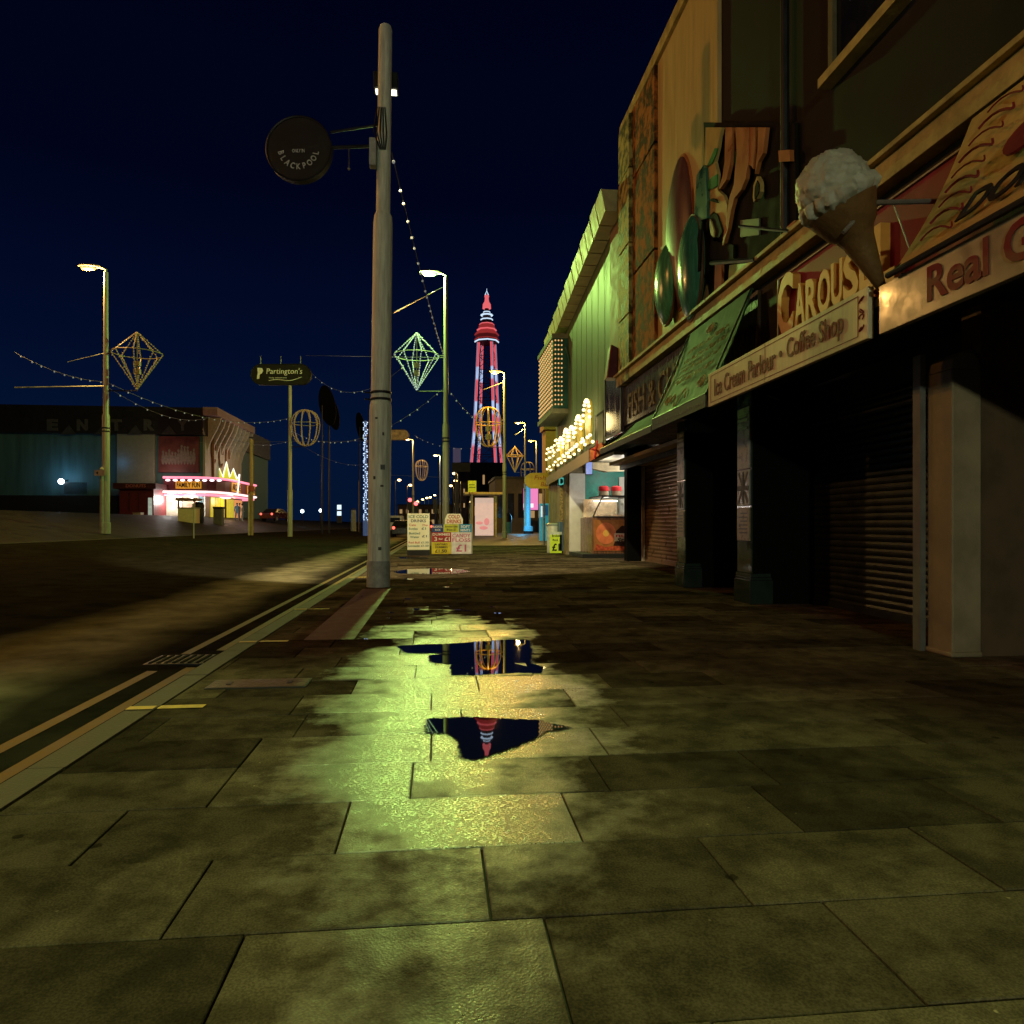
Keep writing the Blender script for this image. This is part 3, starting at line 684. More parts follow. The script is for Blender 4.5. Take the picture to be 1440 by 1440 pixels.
m = MB(); m.box(FX+.05,F+.02,-8,8.2,2.62,2.68); m.box(F-.02,F+4.5,-8,14.8,2.72,2.80); part(m, 'canopy_soffit', m_black)
m = MB(); m.box(8.2,8.4,-8,19.5,0,2.72); part(m, 'rear_wall', m_black)
for yy in (6.2,4.0,1.8,-.4):
    m = MB()
    for a_, b2, c_, d_ in ((yy-.55,yy+.55,5.5,5.58),(yy-.55,yy+.55,7.5,7.58),(yy-.55,yy-.47,5.581,7.499),(yy+.47,yy+.55,5.581,7.499),(yy-.469,yy+.469,6.5,6.56)): m.box(F-.05,F+.02,a_,b2,c_,d_)
    wf = part(m, 'window', M('window_frame_paint', (.10,.085,.05), .6, var=.4, scale=6))
    m = MB(); m.box(F-.005,F+.019,yy-.47,yy+.47,5.58,7.5); m.build('pane', M('dull_pane', (.01,.011,.012), .12), wf)
    m = MB(); m.box(F-.12,F+.02,yy-.62,yy+.62,5.40,5.495); m.build('sill', m_cornice, wf)
m = MB(); m.tube([V((F-.07,7.6,4.2)), V((F-.07,7.6,9.2))], .05, 8); part(m, 'drain_pipe', m_dark)
# ground floor piers
m = MB(); m.box(3.86,4.10,4.985,5.26,0,2.18)
m.prism([V((3.86,5.26,2.18)),V((4.10,5.26,2.18)),V((4.08,5.26,2.26)),V((4.03,5.26,2.31)),V((3.93,5.26,2.31)),V((3.88,5.26,2.26))], V((0,-.275,0)))
m.box(3.845,4.10,4.97,5.27,0,.04); part(m, 'end_post', M('end_post_paint', (.22,.18,.11), .6, var=.22, scale=3, bump=.1), bevel=.012)
m = MB(); m.box(3.81,3.855,5.27,5.36,0,2.35); part(m, 'post_edge', M('grey_edge', (.12,.12,.115), .5))
m = MB(); m.box(4.105,7.5,5.0,5.2,0,2.71); part(m, 'return_wall', m_wallbrown)
def shutter(x, y0, y1, z1, mat, pitch, axis='y'):
    m = MB(); n = int(z1/pitch)
    for i in range(n):
        z = i*pitch+.04
        pr_ = [(x,z),(x-.008,z+.004),(x-.017,z+pitch*.35),(x-.017,z+pitch*.6),(x-.006,z+pitch*.93),(x,z+pitch*.95)]
        m.prism([V((a,y0,b)) for a, b in pr_]+[V((x+.02,y0,z+pitch)),V((x+.02,y0,z))], V((0,y1-y0,0)))
    m.box(x-.03,x+.03,y0,y1,.0,.07)
    return m
part(shutter(4.78, 5.30, 8.66, 2.62, m_shut_d, .078), 'roller_shutter_slats', m_shut_d)
m = MB(); m.box(4.70,4.77,8.68,8.72,0,2.6); part(m, 'shutter_guide', M('guide_pale', (.35,.30,.27), .4))
m = MB(); m.box(4.6,5.2,5.25,8.7,2.4,2.71); part(m, 'shutter_box', m_black)
def tilepier(y0, y1, yw, nm):
    m = MB(); m.box(3.95,5.0,y0,y1,0,2.68); o = part(m, 'pier_core', m_jet)
    m = MB(); m.box(3.93,3.949,y0,y1,.39,2.68); m.build('tile_facing', m_tile, o)
    m = MB(); m.box(3.895,4.2,y0-.035,y1+.035,0,.30); m.box(3.905,4.19,y0-.025,y1+.025,.301,.335); m.box(3.912,4.18,y0-.018,y1+.018,.336,.385)
    m.build('plinth', m_tile, o, bevel=.008)
    nt_ = M('notice_grey', (.20,.23,.23), .3, var=.35, scale=9)
    w = y1-y0
    m = MB(); m.box(3.915,3.93,y0+.03,y1-.03,1.72,2.5); m.build('notice_panel', nt_, o)
    m = MB(); m.box(3.915,3.93,y0+.03,y1-.03,1.24,1.70); m.build('notice_panel', nt_, o)
    m = MB(); m.box(3.912,3.93,y0+.03,y1-.03,.80,1.22); m.build('notice_panel', M('notice_tan', (.20,.17,.11), .35, var=.4, scale=12), o)
    inkm = M('notice_ink', (.05,.06,.07), .5)
    ink = MB(); yc = (y0+y1)/2
    for z_, ww in ((2.38,.12),(2.32,.15),(2.22,.13)): ink.box(3.910,3.916,yc-ww*w/.42,yc+ww*w/.42,z_,z_+.035)
    ink.build('lettering', inkm, o); ink = MB()
    for k in range(6): ink.box(3.909,3.913,yc-.13*w/.42,yc+random.uniform(.05,.13)*w/.42,1.14-k*.05,1.155-k*.05)
    for s_ in (-1,1):
        ink.prism([V((3.914,yc+s_*.15*w/.42,1.66)),V((3.914,yc+s_*.12*w/.42,1.68)),V((3.914,yc-s_*.15*w/.42,1.30)),V((3.914,yc-s_*.12*w/.42,1.27))], V((-.003,0,0)))
    ink.box(3.908,3.914,yc-.02,yc+.02,1.27,1.68); ink.box(3.907,3.914,yc-.16*w/.42,yc+.16*w/.42,1.44,1.5)
    ink.build('flag_print_lettering', inkm, o)
tilepier(8.58, 9.0, 0, 'a'); tilepier(10.98, 11.36, 0, 'b')
m = MB(); m.box(5.0,5.1,8.72,19.2,2.5,2.71); part(m, 'lintel', m_black)
part(shutter(5.72, 11.5, 19.1, 2.6, m_shut_r, .10), 'roller_shutter_slats', m_shut_r)
m = MB(); m.box(5.60,5.68,19.05,19.14,0,2.6); part(m, 'shutter_guide', M('guide_pale', (.35,.30,.27), .4))
m = MB(); m.box(5.2,5.95,19.15,19.45,0,3.0); part(m, 'black_side_wall', m_jet)
m = MB(); m.box(4.7,5.7,11.5,19.15,2.62,2.70); part(m, 'tan_soffit', M('tan_soffit', (.34,.25,.13), .55))

# painted fairground pieces fixed to the upper wall
zr = lambda L_, ox=920, oy=200, k=7.2: [(ox+a/k, oy+b/k) for a, b in L_]
def cut(px, X, th, name, mat, par):
    m = MB(); m.prism([onX(a, b, X) for a, b in px], V((th,0,0))); return m.build(name, mat, par)
mural = thing('fairground_mural', 'painted fairground cut outs of teal leaves and orange swirls above the cream cornice', 'mural', (F-.1,8.8,4.2))
c_or = M('mural_orange', (.36,.13,.04), .35, var=.2, scale=3); c_te = M('mural_teal', (.03,.12,.09), .3, var=.3, scale=4)
c_cr = M('mural_cream', (.46,.34,.12), .35, var=.15, scale=3); c_gr = M('mural_green', (.03,.22,.05), .35); c_bk = M('mural_black', (.008,.007,.006), .8, spec=.12)
cut(zr([(500,-200),(1420,-200),(1440,940),(1100,1230),(900,1440),(700,1560),(560,1600),(500,1000),(560,560),(520,330)]), F-.045, .04, 'dark_ground_panel', c_bk, mural)
cut(zr([(520,-150),(680,-150),(640,60),(610,200),(640,330),(635,480),(700,540),(740,640),(735,760),(700,930),(680,900),(650,730),(600,700),(550,760),(535,600),(530,400),(512,250)]), F-.12, .05, 'cut_out', c_cr, mural)
cut(zr([(530,250),(580,220),(625,120),(640,60),(610,60),(560,180)]), F-.14, .018, 'cut_out', c_gr, mural)
cut(zr([(540,395),(590,350),(636,322),(634,440),(590,470),(545,480)]), F-.14, .018, 'cut_out', c_gr, mural)
cut(zr([(560,760),(610,715),(640,740),(690,900),(660,960),(600,960),(570,860)]), F-.15, .02, 'cut_out', c_bk, mural)
cut(zr([(560,780),(575,800),(605,900),(600,960),(575,940),(560,860)]), F-.17, .02, 'cut_out', c_cr, mural)
cut(zr([(545,590),(590,565),(625,580),(640,615),(600,605)]), F-.16, .02, 'cut_out', c_bk, mural)
cut(zr([(820,-150),(960,-150),(955,180),(925,370),(880,480),(810,570),(780,680),(745,880),(700,1030),(688,1050),(700,940),(735,740),(760,560),(805,430),(815,300),(835,120)]), F-.13, .05, 'cut_out', c_or, mural)
cut(zr([(720,-150),(790,-150),(785,70),(765,230),(730,380),(665,475),(655,460),(690,340),(712,200)]), F-.13, .05, 'cut_out', c_or, mural)
cut(zr([(955,-150),(1020,-150),(1015,120),(1000,270),(985,240),(955,230)]), F-.12, .05, 'cut_out', c_or, mural)
cut(zr([(1050,-150),(1130,-150),(1100,110),(1050,200),(1020,320),(1030,200),(1045,80)]), F-.12, .05, 'cut_out', c_or, mural)
cut(zr([(1255,85),(1370,75),(1375,190),(1262,200)]), F-.12, .05, 'cut_out', c_or, mural)
cut(zr([(1340,860),(1420,790),(1440,960),(1360,1000)]), F-.12, .05, 'cut_out', c_or, mural)
cut(zr([(1040,345),(1068,400),(1072,500),(1040,570),(1005,605),(997,560),(1003,440)]), F-.12, .05, 'cut_out', c_cr, mural)
cut(zr([(1040,385),(1060,430),(1060,500),(1035,555),(1015,580),(1012,540),(1018,450)]), F-.135, .012, 'cut_out', c_bk, mural)
cut(zr([(500,230),(520,260),(535,600),(530,770),(470,790),(440,1000),(410,1100),(400,820),(415,560),(430,330)]), F-.16, .05, 'cut_out', c_te, mural)
cut(zr([(465,800),(480,790),(455,1290),(430,1330),(382,1310),(400,1180)]), F-.20, .03, 'cut_out', c_bk, mural)
cut(zr([(495,770),(550,760),(600,1000),(800,1040),(800,1180),(560,1190),(470,1600),(430,1560),(470,1060)]), F-.10, .03, 'cut_out', c_bk, mural)
cut(zr([(615,1225),(680,1200),(680,1500),(605,1560)]), F-.12, .04, 'cut_out', c_or, mural)
cut(zr([(760,1245),(1000,1215),(960,1350),(860,1440),(740,1520)]), F-.07, .02, 'green_panel', M('mural_lit_green', (.20,.32,.08), .35, var=.3, scale=6, streak=True), mural)
cut(zr([(870,790),(1060,770),(1060,940),(870,960)]), F-.075, .02, 'cut_out', M('mural_grey', (.08,.08,.06), .5), mural)
m = MB(); m.tube([onX(1040,318,F-.2), onX(1110,325,F-.2)], .02, 6).tube([onX(1000,370,F-.2), onX(1062,365,F-.2)], .03, 6); m.build('fixing_rod', m_dark, mural)
disc_l = ['large dark plum oval disc at the top of the cream panel','small glossy green oval disc beside the rusty brick pier','tall glossy teal oval disc between green disc and swirls']
def wall_disc(px, py0, py1, w, X, mat, label, edge):
    y0 = yX(px-w/2, X); y1 = yX(px+w/2, X); yc = (y0+y1)/2; a = onX(px, py1, X).z; b_ = onX(px, py0, X).z
    root = thing('wall_disc', label, 'wall disc', (X+.1,yc,(a+b_)/2), 'oval discs on the cream panel')
    m = MB()
    rings = [(1,.0),(1,-.08),(.93,-.11),(.7,-.17),(.35,-.205),(.05,-.215)]
    n = 40; o = 0
    for r_, dx_ in rings:
        for j in range(n):
            t_ = 2*math.pi*j/n; m.v.append(V((X+.06+dx_, yc+math.cos(t_)*r_*abs(y1-y0)/2, (a+b_)/2+math.sin(t_)*r_*(b_-a)/2)))
    for i in range(len(rings)-1):
        for j in range(n): m.f.append((i*n+j, i*n+(j+1) % n, (i+1)*n+(j+1) % n, (i+1)*n+j))
    m.f.append(tuple((len(rings)-1)*n+j for j in range(n)))
    m.build('dome', mat, root, smooth=True)
    m = MB(); m.tube([V((X+.02, yc+math.cos(2*math.pi*j/n)*abs(y1-y0)*.51, (a+b_)/2+math.sin(2*math.pi*j/n)*(b_-a)*.51)) for j in range(n+1)], .03, 6); m.build('rim', edge, root, smooth=True)
wall_disc(957, 222, 432, 33, F-.06, M('disc_plum', (.09,.035,.035), .4, var=.3, scale=2, streak=True), disc_l[0], c_or)
wall_disc(937, 345, 455, 23, F-.16, M('disc_green', (.06,.22,.10), .22, var=.35, scale=4, streak=True), disc_l[1], M('disc_brown', (.10,.05,.02), .5))
wall_disc(972, 305, 449, 28, F-.16, M('disc_teal', (.05,.20,.12), .22, var=.35, scale=4, streak=True), disc_l[2], M('disc_brown', (.10,.05,.02), .5))

# ------------------------------------------------------------------ SIGNS AND AWNINGS ON THE SHOP
RY = -SY      # reading direction on the street front
def yz(px, X): return yX(px, X)
# cream parlour sign
y0, y1 = yz(996, FX), yz(1220, FX)
t = thing('shop_sign', 'long cream sign board lettered for ice cream and coffee', 'sign', (FX,y0,2.39))
m = MB(); m.box(FX,FX+.05,y1,y0,2.395,2.785); m.build('board', m_cream, t, bevel=.004)
ln = MB()
for z_ in (2.435,2.742): ln.box(FX-.003,FX,y1+.12,y0-.08,z_,z_+.006)
for yy in (y0-.08,y1+.12): ln.box(FX-.003,FX,yy-.003,yy+.003,2.436,2.741)
ln.box(FX-.002,FX,(y0+y1)/2+.1,(y0+y1)/2+.106,2.40,2.78)
ln.build('border', m_redtxt, t)
text('Ice Cream Parlour', m_redtxt, t, (FX-.004, yz(1005,FX), 2.49), RY, SZ, w=yz(1005,FX)-yz(1091,FX), h=.20, depth=.004, bold=.012)
text('•', m_redtxt, t, (FX-.004, yz(1096,FX), 2.57), RY, SZ, w=.06, h=.06, depth=.004)
text('Coffee Shop', m_redtxt, t, (FX-.004, yz(1107,FX), 2.47), RY, SZ, w=yz(1107,FX)-yz(1187,FX), h=.235, depth=.004, bold=.012)
sc = MB()
for k in range(4):
    z_ = 2.50+k*.065
    sc.tube([V((FX-.004, yz(1212,FX)+.03*math.sin(a*.7+k), z_+.03*math.sin(a*.5)*(1 if k % 2 else -1))) for a in range(8)], .005, 4)
sc.build('scroll_lettering', m_redtxt, t)
m = MB(); m.box(FX+.05,F,y1+.1,y1+.14,2.70,2.73).box(FX+.05,F,y0-.2,y0-.16,2.70,2.73); m.build('bracket', m_dark, t)
# gelato sign
y0 = yz(1236, FX); y1 = .4
t = thing('shop_sign', 'pale gelato sign board catching a bright yellow lamp glint', 'sign', (FX,y0,2.38))
m = MB(); m.box(FX,FX+.05,y1,y0,2.385,2.735); m.build('board', M('gelato_board', (.33,.27,.17), .22, var=.12), t, bevel=.004)
text('Real Gelato', m_redtxt, t, (FX-.004, yz(1305,FX), 2.455), RY, SZ, w=1.5, h=.235, depth=.004, bold=.022)
m = MB(); m.box(FX+.05,F,y0-.1,y0-.06,2.70,2.73).box(FX+.05,F,y1+.3,y1+.34,2.70,2.73); m.build('bracket', m_dark, t)
# cream doughnut awning over it
P0 = V((FX-.02,0,2.765)); P1 = V((F-.16,0,3.885))
def awning(yA, yB, p0, p1, mat, th=.03):
    m = MB(); n = 14; up = V((p1.z-p0.z,0,-(p1.x-p0.x))).normalized()
    for j in range(1):
        for i in range(n):
            f0, f1 = i/n, (i+1)/n
            def pt(f, y): return V((p0.x+(p1.x-p0.x)*f+.03*math.sin(f*math.pi), y, p0.z+(p1.z-p0.z)*f-.035*math.sin(f*math.pi)))
            a, b_, c_, d = pt(f0,yA), pt(f0,yB), pt(f1,yB), pt(f1,yA)
            e = V((.016,0,-.012)); m.add([a,b_,c_,d,a+e,b_+e,c_+e,d+e], [(0,1,2,3),(7,6,5,4),(0,3,7,4),(1,5,6,2),(0,4,5,1),(3,2,6,7)])
    return m
yA = yz(1259, FX)
t = thing('awning', 'cream awning with maroon scrolls and doughnut lettering above the gelato board', 'awning', (FX,yA,2.76))
awning(yA, .5, P0, P1, None).build('canvas', M('cream_canvas', (.50,.34,.12), .5, var=.12, bump=.15, bscale=14, streak=True), t, smooth=True)
m = MB(); m.tube([V((FX-.045,yA+.02,2.755)), V((FX-.045,.5,2.755))], .022, 8); m.build('front_rail', m_dark, t)
su = (P1-P0).normalized()
def onaw(s_, y, lift=.03): return P0+su*s_+V((0,y,0))+V((-su.z,0,su.x))*lift
L_aw = (P1-P0).length
text('DONUTS', m_black, t, onaw(.13, yz(1352,FX+.07), .0)+V((-.012,0,.012)), RY, su, w=1.25, h=.19, depth=.012, shear=.3, bold=.02)
sc = MB()
for s_ in [0.12+.035*i for i in range(28)]:
    pass
for k in range(9):
    b0 = .16+k*.125; yy = yA-.30-.02*math.sin(k)
    sc.tube([onaw(min(L_aw-.02,b0+.05*math.sin(a*.8)), yy+.10*math.cos(a*.55)-.02*a, -.0)+V((-.012,0,.012)) for a in range(9)], .007+.003*(k % 2), 4)
sc.build('scroll_lettering', m_redtxt, t)
bl = MB(); bl.disc(onaw(.62, 3.86, 0)+V((-.004,0,.004)), SY*.16, su*.13, V((-.012,0,.01)), 20); bl.build('emblem', m_redtxt, t)
vl = MB(); vl.tube([V((FX+.05,yA+.015,2.76)), V((F-.02,yA+.015,2.90))], .014, 6).tube([V((FX-.03,yA-.02,2.77)), V((F-.18,yA+.02,3.30))], .012, 6); vl.build('folding_arm', m_dark, t)
# carousel fascia board with raised letters
Xc = F-.06; y0, y1 = yz(1096, Xc), 3.0
t = thing('fascia_sign', 'maroon fascia board with big raised fairground style letters below the cornice', 'sign', (Xc,y0,3.1))
m = MB(); m.box(Xc,F-.021,y1,y0,3.06,3.80); m.build('board', M('fascia_maroon', (.20,.012,.035), .45, spec=.12, var=.3, scale=2.5), t)
m_car = M('carousel_letters', (.62,.30,.06), .4, var=.15)
yl = [1098,1262]; ya, yb = yz(1098,Xc-.07), yz(1268,Xc-.07)
def bulge(fx, fy, w, h): return fx*w, h*(.06*math.sin(fx*math.pi))+fy*h*(.80+.32*abs(2*fx-1)**1.5)
for s_, pa, pb_, z_, h_ in (('C',1098,1120,3.07,.68),('A',1122,1137,3.09,.45),('R',1138,1154,3.09,.43),('O',1155,1173,3.08,.44),('U',1174,1190,3.09,.43),('S',1191,1213,3.08,.44),('E',1214,1234,3.09,.45),('L',1235,1264,3.05,.55)):
    text(s_, m_car, t, (Xc-.001, yz(pa,Xc-.05), z_), RY, SZ, w=yz(pa,Xc-.05)-yz(pb_,Xc-.05), h=h_, depth=.09, bold=.03)
text('CAFE', M('cafe_letters', (.45,.16,.05), .45), t, (Xc-.001, yz(1222,Xc), 2.93), RY, SZ, w=.5, h=.12, depth=.03, bold=.02)
m = MB(); m.box(Xc-.02,Xc,y0-.012,y0+.012,3.06,3.8).box(Xc-.02,Xc,y1,y0-.0121,3.785,3.80); m.build('trim', m_pole, t)
# green awnings
m_gcan = M('green_canvas', (.007,.055,.016), .65, var=.22, scale=4, bump=.12, bscale=12, streak=True); m_hem = M('awning_hem', (.03,.033,.028), .5, var=.5, scale=20)
m_gold = M('gold_lettering', (.40,.30,.09), .4)
def green_awning(pxa, pxb, z0, p1, label, hem, gold):
    ya, yb = yz(pxa, FX), yz(pxb, FX); t = thing('awning', label, 'awning', (FX,ya,z0), 'green canvas awnings')
    a0 = V((FX,0,z0+hem)); awning(ya, yb, a0, p1, None).build('canvas', m_gcan, t, smooth=True)
    m = MB(); m.box(FX-.012,FX+.012,yb,ya,z0,z0+hem); m.build('valance', m_hem, t)
    m = MB(); m.tube([V((FX,ya,z0+hem)), V((FX,yb,z0+hem))], .016, 6).tube([V((FX,ya-.01,z0+hem)), p1+V((0,ya-.01,0))], .012, 6).tube([V((FX,yb+.01,z0+hem)), p1+V((0,yb+.01,0))], .012, 6); m.build('frame', m_dark, t)
    if gold:
        s = (p1-a0).normalized(); Lw = (p1-a0).length; nrm = V((-s.z,0,s.x))
        def q(f, y): return a0+s*(f*Lw)+V((0,y,0))+nrm*.004+V((-.02,0,.02))*0
        sc = MB(); random.seed(5)
        for f0 in (.34,.46,.58,.70):
            y_ = ya-.42
            while y_ > yb+.3:
                sc.tube([q(f0+random.uniform(-.035,.035), y_-.03*i)+nrm*0 for i in range(6)], .003, 4); y_ -= random.uniform(.05,.10)
        for f0, w_ in ((.52,.9),(.40,.7)): sc.tube([q(f0, ya-.4), q(f0, ya-.4-w_)], .005, 4)
        for (f0, yc, r_) in ((.16, ya-.45, .10),(.18, yb+.42, .10),(.84,(ya+yb)/2,.10)):
            sc.tube([q(f0+r_*.7*math.sin(a*.9)*(1-a/20), yc+r_*1.5*math.cos(a*.9)*(1-a/20)) for a in range(18)], .007, 4)
        sc.tube([q(.12+.08*math.sin(i*.9), ya-.6-i*.06) for i in range(12)], .008, 4)
        sc.build('gold_lettering', m_gold, t)
        wd = MB()
        for i in range(26): 
            y_ = ya-.04-i*(ya-yb-.08)/26; hh = random.uniform(.02,.05)
            wd.box(FX-.015,FX-.0121,y_-.05,y_,z0+.05,z0+.05+hh)
        wd.build('valance_lettering', M('hem_letters', (.09,.09,.07), .5), t)
    return t
green_awning(917.5, 993, 2.41, V((F-.17,0,3.86)), 'steep green awning with gold writing and scrolls above a black valance', .16, True)
green_awning(844.5, 916.5, 2.39, V((F-.03,0,3.02)), 'shallow plain green awning over the rust coloured shutter', .10, False)
# fish and chip fascia
Xf = F-.06; y0 = yz(876, Xf)
t = thing('fascia_sign', 'dark brown fascia with worn gold fish and chip lettering behind the green awnings', 'sign', (Xf,y0,3.1))
m = MB(); m.box(Xf,F-.021,8.3,y0,3.06,3.86); m.build('board', M('fascia_brown', (.05,.035,.018), .25, var=.5, scale=8, streak=True), t)
text('FISH & CHIPS', M('worn_gold', (.16,.09,.02), .3, var=.6, scale=10), t, (Xf-.001, yz(884,Xf), 3.16), RY, SZ, w=yz(884,Xf)-yz(975,Xf), h=.5, depth=.02, bold=.01)
# cone on its bracket
tcn = 5.2
top = at(1172, 268, tcn); tip = at(1243, 411, tcn+.05); axd = (top-tip).normalized(); rimc = at(1183, 291, tcn)
t = thing('ice_cream_cone_sign', 'giant model ice cream cone with white scoop hanging over the shop signs', 'sign', tip)
e1 = axd.cross(V((0,1,0))).normalized(); e2 = axd.cross(e1)
def cone_pt(f, a, r): c_ = tip.lerp(rimc, f); return c_+(e1*math.cos(a)+e2*math.sin(a))*r
m = MB(); n = 32
prof_ = [(0,.012),(.03,.03),(.30,.068),(.60,.112),(.68,.135),(.74,.175),(1.0,.252),(1.0,.235)]
for f, r_ in prof_:
    for j in range(n): m.v.append(cone_pt(f, 2*math.pi*j/n, r_))
for i in range(len(prof_)-1):
    for j in range(n): m.f.append((i*n+j, i*n+(j+1) % n, (i+1)*n+(j+1) % n, (i+1)*n+j))
m.f.append(tuple(range(n))); m.f.append(tuple((len(prof_)-1)*n+j for j in range(n)))
m.build('wafer_cone', M('wafer', (.15,.085,.03), .5, var=.2, scale=10, bump=.3, bscale=30), t, smooth=True)
from mathutils import noise as mnoise
def scoopfn(d):
    k = d.dot(axd)
    w = 1+.07*mnoise.noise(d*3.1)+.055*mnoise.noise(d*7.3)+.04*abs(mnoise.noise(d*13))+.02*mnoise.noise(d*27)
    if k < -.12:
        ang = math.atan2(d.dot(e2), d.dot(e1)); w += (.20*(.5+.5*math.sin(ang*8+2.5*math.sin(ang*3)))+.07*math.sin(ang*19))*max(0,1-abs(k+.36)*3.2)+.05
    return w
m = MB(); m.sphere(top+axd*.012, .25, 96, 64, scoopfn)
m.build('scoop', M('white_ice_cream', (.36,.37,.29), .45, var=.1, scale=12, bump=.45, bscale=26), t, smooth=True)
m = MB(); ba = at(1186, 327, 5.02); bb = at(1224, 285, 5.1); bc = at(1320, 283, 5.3)
m.tube([ba, bb], .016, 8).tube([bb, bc], .02, 8).tube([at(1256,285,5.2), at(1280,352,5.1)], .005, 5); m.build('bracket_arm', m_steel, t)

# ------------------------------------------------------------------ GREEN CLAD BUILDING BEYOND (its front turns away from the street)
def LX(y): return 3.94+.0555*(y-15)
gb = thing('clad_building', 'tall building clad in vertical green lit sheets under a blocky overhanging eave', 'building', (4.2,20,0))
m = MB(); pr_ = []; y = 16.0; k = 0
while y < 27.4:
    x = LX(y); pr_ += [(x,y),(LX(y+.9),y+.9),(x+.07,y+.91),(x+.07,y+.96),(LX(y+.97),y+.965)]; y += .97
pr_.append((LX(27.4),27.4))
zt = 7.95
for (a, b_), (c_, d) in zip(pr_, pr_[1:]):
    m.quad((a,b_,3.1),(c_,d,3.1),(c_,d,zt),(a,b_,zt))
m.quad((LX(27.4),27.4,3.1),(12,27.4,3.1),(12,27.4,zt),(LX(27.4),27.4,zt))
part(m, 'cladding', M('green_cladding', (.115,.155,.095), .5, var=.16, spec=.1, scale=3, streak=True), gb)
m = MB(); m.box(LX(15)+.0,9,14.9,16.0,3.1,8.3); part(m, 'end_strip_wall', M('brown_strip', (.20,.13,.08), .6, var=.2), gb)
m = MB(); m.box(5.2,12,16,27.3,3.1,8.2); part(m, 'core_wall', m_black, gb)
m = MB(); y = 14.9; k = 0
while y < 27.6:
    x = LX(y); h = .10 if k % 2 else 0
    a = [(x-.36,y+.02),(x+.3,y+.02),(LX(y+.74)+.3,y+.74),(LX(y+.74)-.36,y+.74)]
    m.add([V((p[0],p[1],7.72)) for p in a]+[V((p[0]-(.10 if i in (0,3) else 0),p[1],8.18+h*.5)) for i, p in enumerate(a)], [(3,2,1,0),(4,5,6,7),(0,1,5,4),(1,2,6,5),(2,3,7,6),(3,0,4,7)])
    y += .81; k += 1
part(m, 'eave_tiles', M('eave_pale', (.46,.40,.20), .55, var=.2, scale=4, bump=.2), gb)
m = MB(); m.box(5.3,12,15,27,8.3,8.5); part(m, 'roof', m_black, gb)
m = MB(); m.box(4.30,12,23.6,27.3,0,3.1); part(m, 'ground_floor_wall', M('shop_tan', (.20,.17,.10), .6, var=.5, scale=3), gb)
# brown boarding and posters on the near end of the clad building
t = thing('poster_board', 'tall dark glossy poster board reflecting orange lamps beside the fascia', 'poster', (F-.1,15.5,3))
ya, yb = yz(851, F-.1), yz(874, F-.1); a = onX(862, 600, F-.1).z
m = MB(); m.box(F-.1,F-.04,yb,ya,2.95,4.35); m.build('board', M('poster_dark', (.06,.045,.055), .15, var=.7, scale=2.2, streak=True), t, bevel=.01)
m = MB(); m.box(F-.115,F-.1,yb,yb+.05,2.95,4.35).box(F-.115,F-.1,ya-.05,ya,2.95,4.35).box(F-.114,F-.1,yb+.05,ya-.05,2.95,3.0).box(F-.114,F-.1,yb+.05,ya-.05,4.3,4.35); m.build('trim', m_dark, t)
t = thing('poster_board', 'small grey green board next to the bulb lit gold arches', 'poster', (F-.02,17,3))
ya, yb = yz(838, F+.04), yz(850, F+.04); m = MB(); m.box(F+.02,F+.07,yb,ya,2.95,3.75); m.build('board', M('poster_grey', (.16,.17,.11), .4, var=.4, scale=4), t)
m = MB(); m.box(F+.012,F+.02,yb,ya,3.70,3.75).box(F+.012,F+.02,yb,ya,2.95,3.0).box(F+.013,F+.02,yb,yb+.04,3.0,3.7).box(F+.013,F+.02,ya-.04,ya,3.0,3.7); m.build('trim', m_dark, t)
t = thing('wall_box', 'small dark red box fixed above the end of the cornice', 'wall box', (F-.25,14.95,4.2))
m = MB(); m.prism([V((F-.32,14.9,4.15)),V((F-.02,14.9,4.15)),V((F-.02,14.9,4.75)),V((F-.22,14.9,4.85))], V((0,.35,0))); m.build('casing', M('dark_red_box', (.10,.015,.02), .4), t)
m = MB(); m.tube([V((F-.32,14.93,4.15)), V((F-.23,14.93,4.85))], .02, 6); m.build('edge_trim', M('red_edge', (.25,.03,.04), .4), t)
# gold arches with bulbs
m_archgold = M('gold_arch_paint', (.42,.33,.05), .4, var=.25, scale=6); m_wbulb = E('warm_bulb', (1,.80,.40), 2.6)
t = thing('bulb_arch_sign', 'row of gold arched panels studded with warm white bulbs over the brown awning', 'sign', (4.0,21,3))
bm_ = bpy.data.meshes.new('bulb'); b_ = MB().sphere((0,0,0), .042, 8, 6); bm_.from_pydata([tuple(v) for v in b_.v], [], b_.f); bm_.materials.append(m_wbulb)
random.seed(3)
for k, y in enumerate([17.4,18.85,20.2,21.5,22.8,24.2,25.6,27.0]):
    x = LX(y)-.35; h = 1.05 if k < 1 else .78+.1*(k % 2); w = .42; poly = []
    for i in range(11):
        a = math.pi*i/10; poly.append(V((x, y+w*math.cos(a)*.9, 3.08+h*.55+h*.45*math.sin(a))))
    poly = [V((x, y+w*.55, 3.0))]+poly+[V((x, y-w*.55, 3.0))]
    m = MB(); m.prism(poly, V((.05,0,0))); ar = m.build('gold_arch', m_archgold, t)
    pos = [poly[i]+V((-.04,0,-.03)) for i in range(1, 12, 1)]+[V((x-.04, y-.75+.3*i, 2.98+.22*abs(math.sin(i*1.1+k)))) for i in range(5)]
    for p in pos[::1] if k < 5 else pos[::2]:
        o = bpy.data.objects.new('bulb', bm_); C.objects.link(o); o.parent = ar; o.location = p-LOC[ar.name]; 
add_light((3.35,18.3,3.7), (1,.75,.3), 26, .25); add_light((3.7,23.0,3.7), (1,.75,.3), 30, .25)
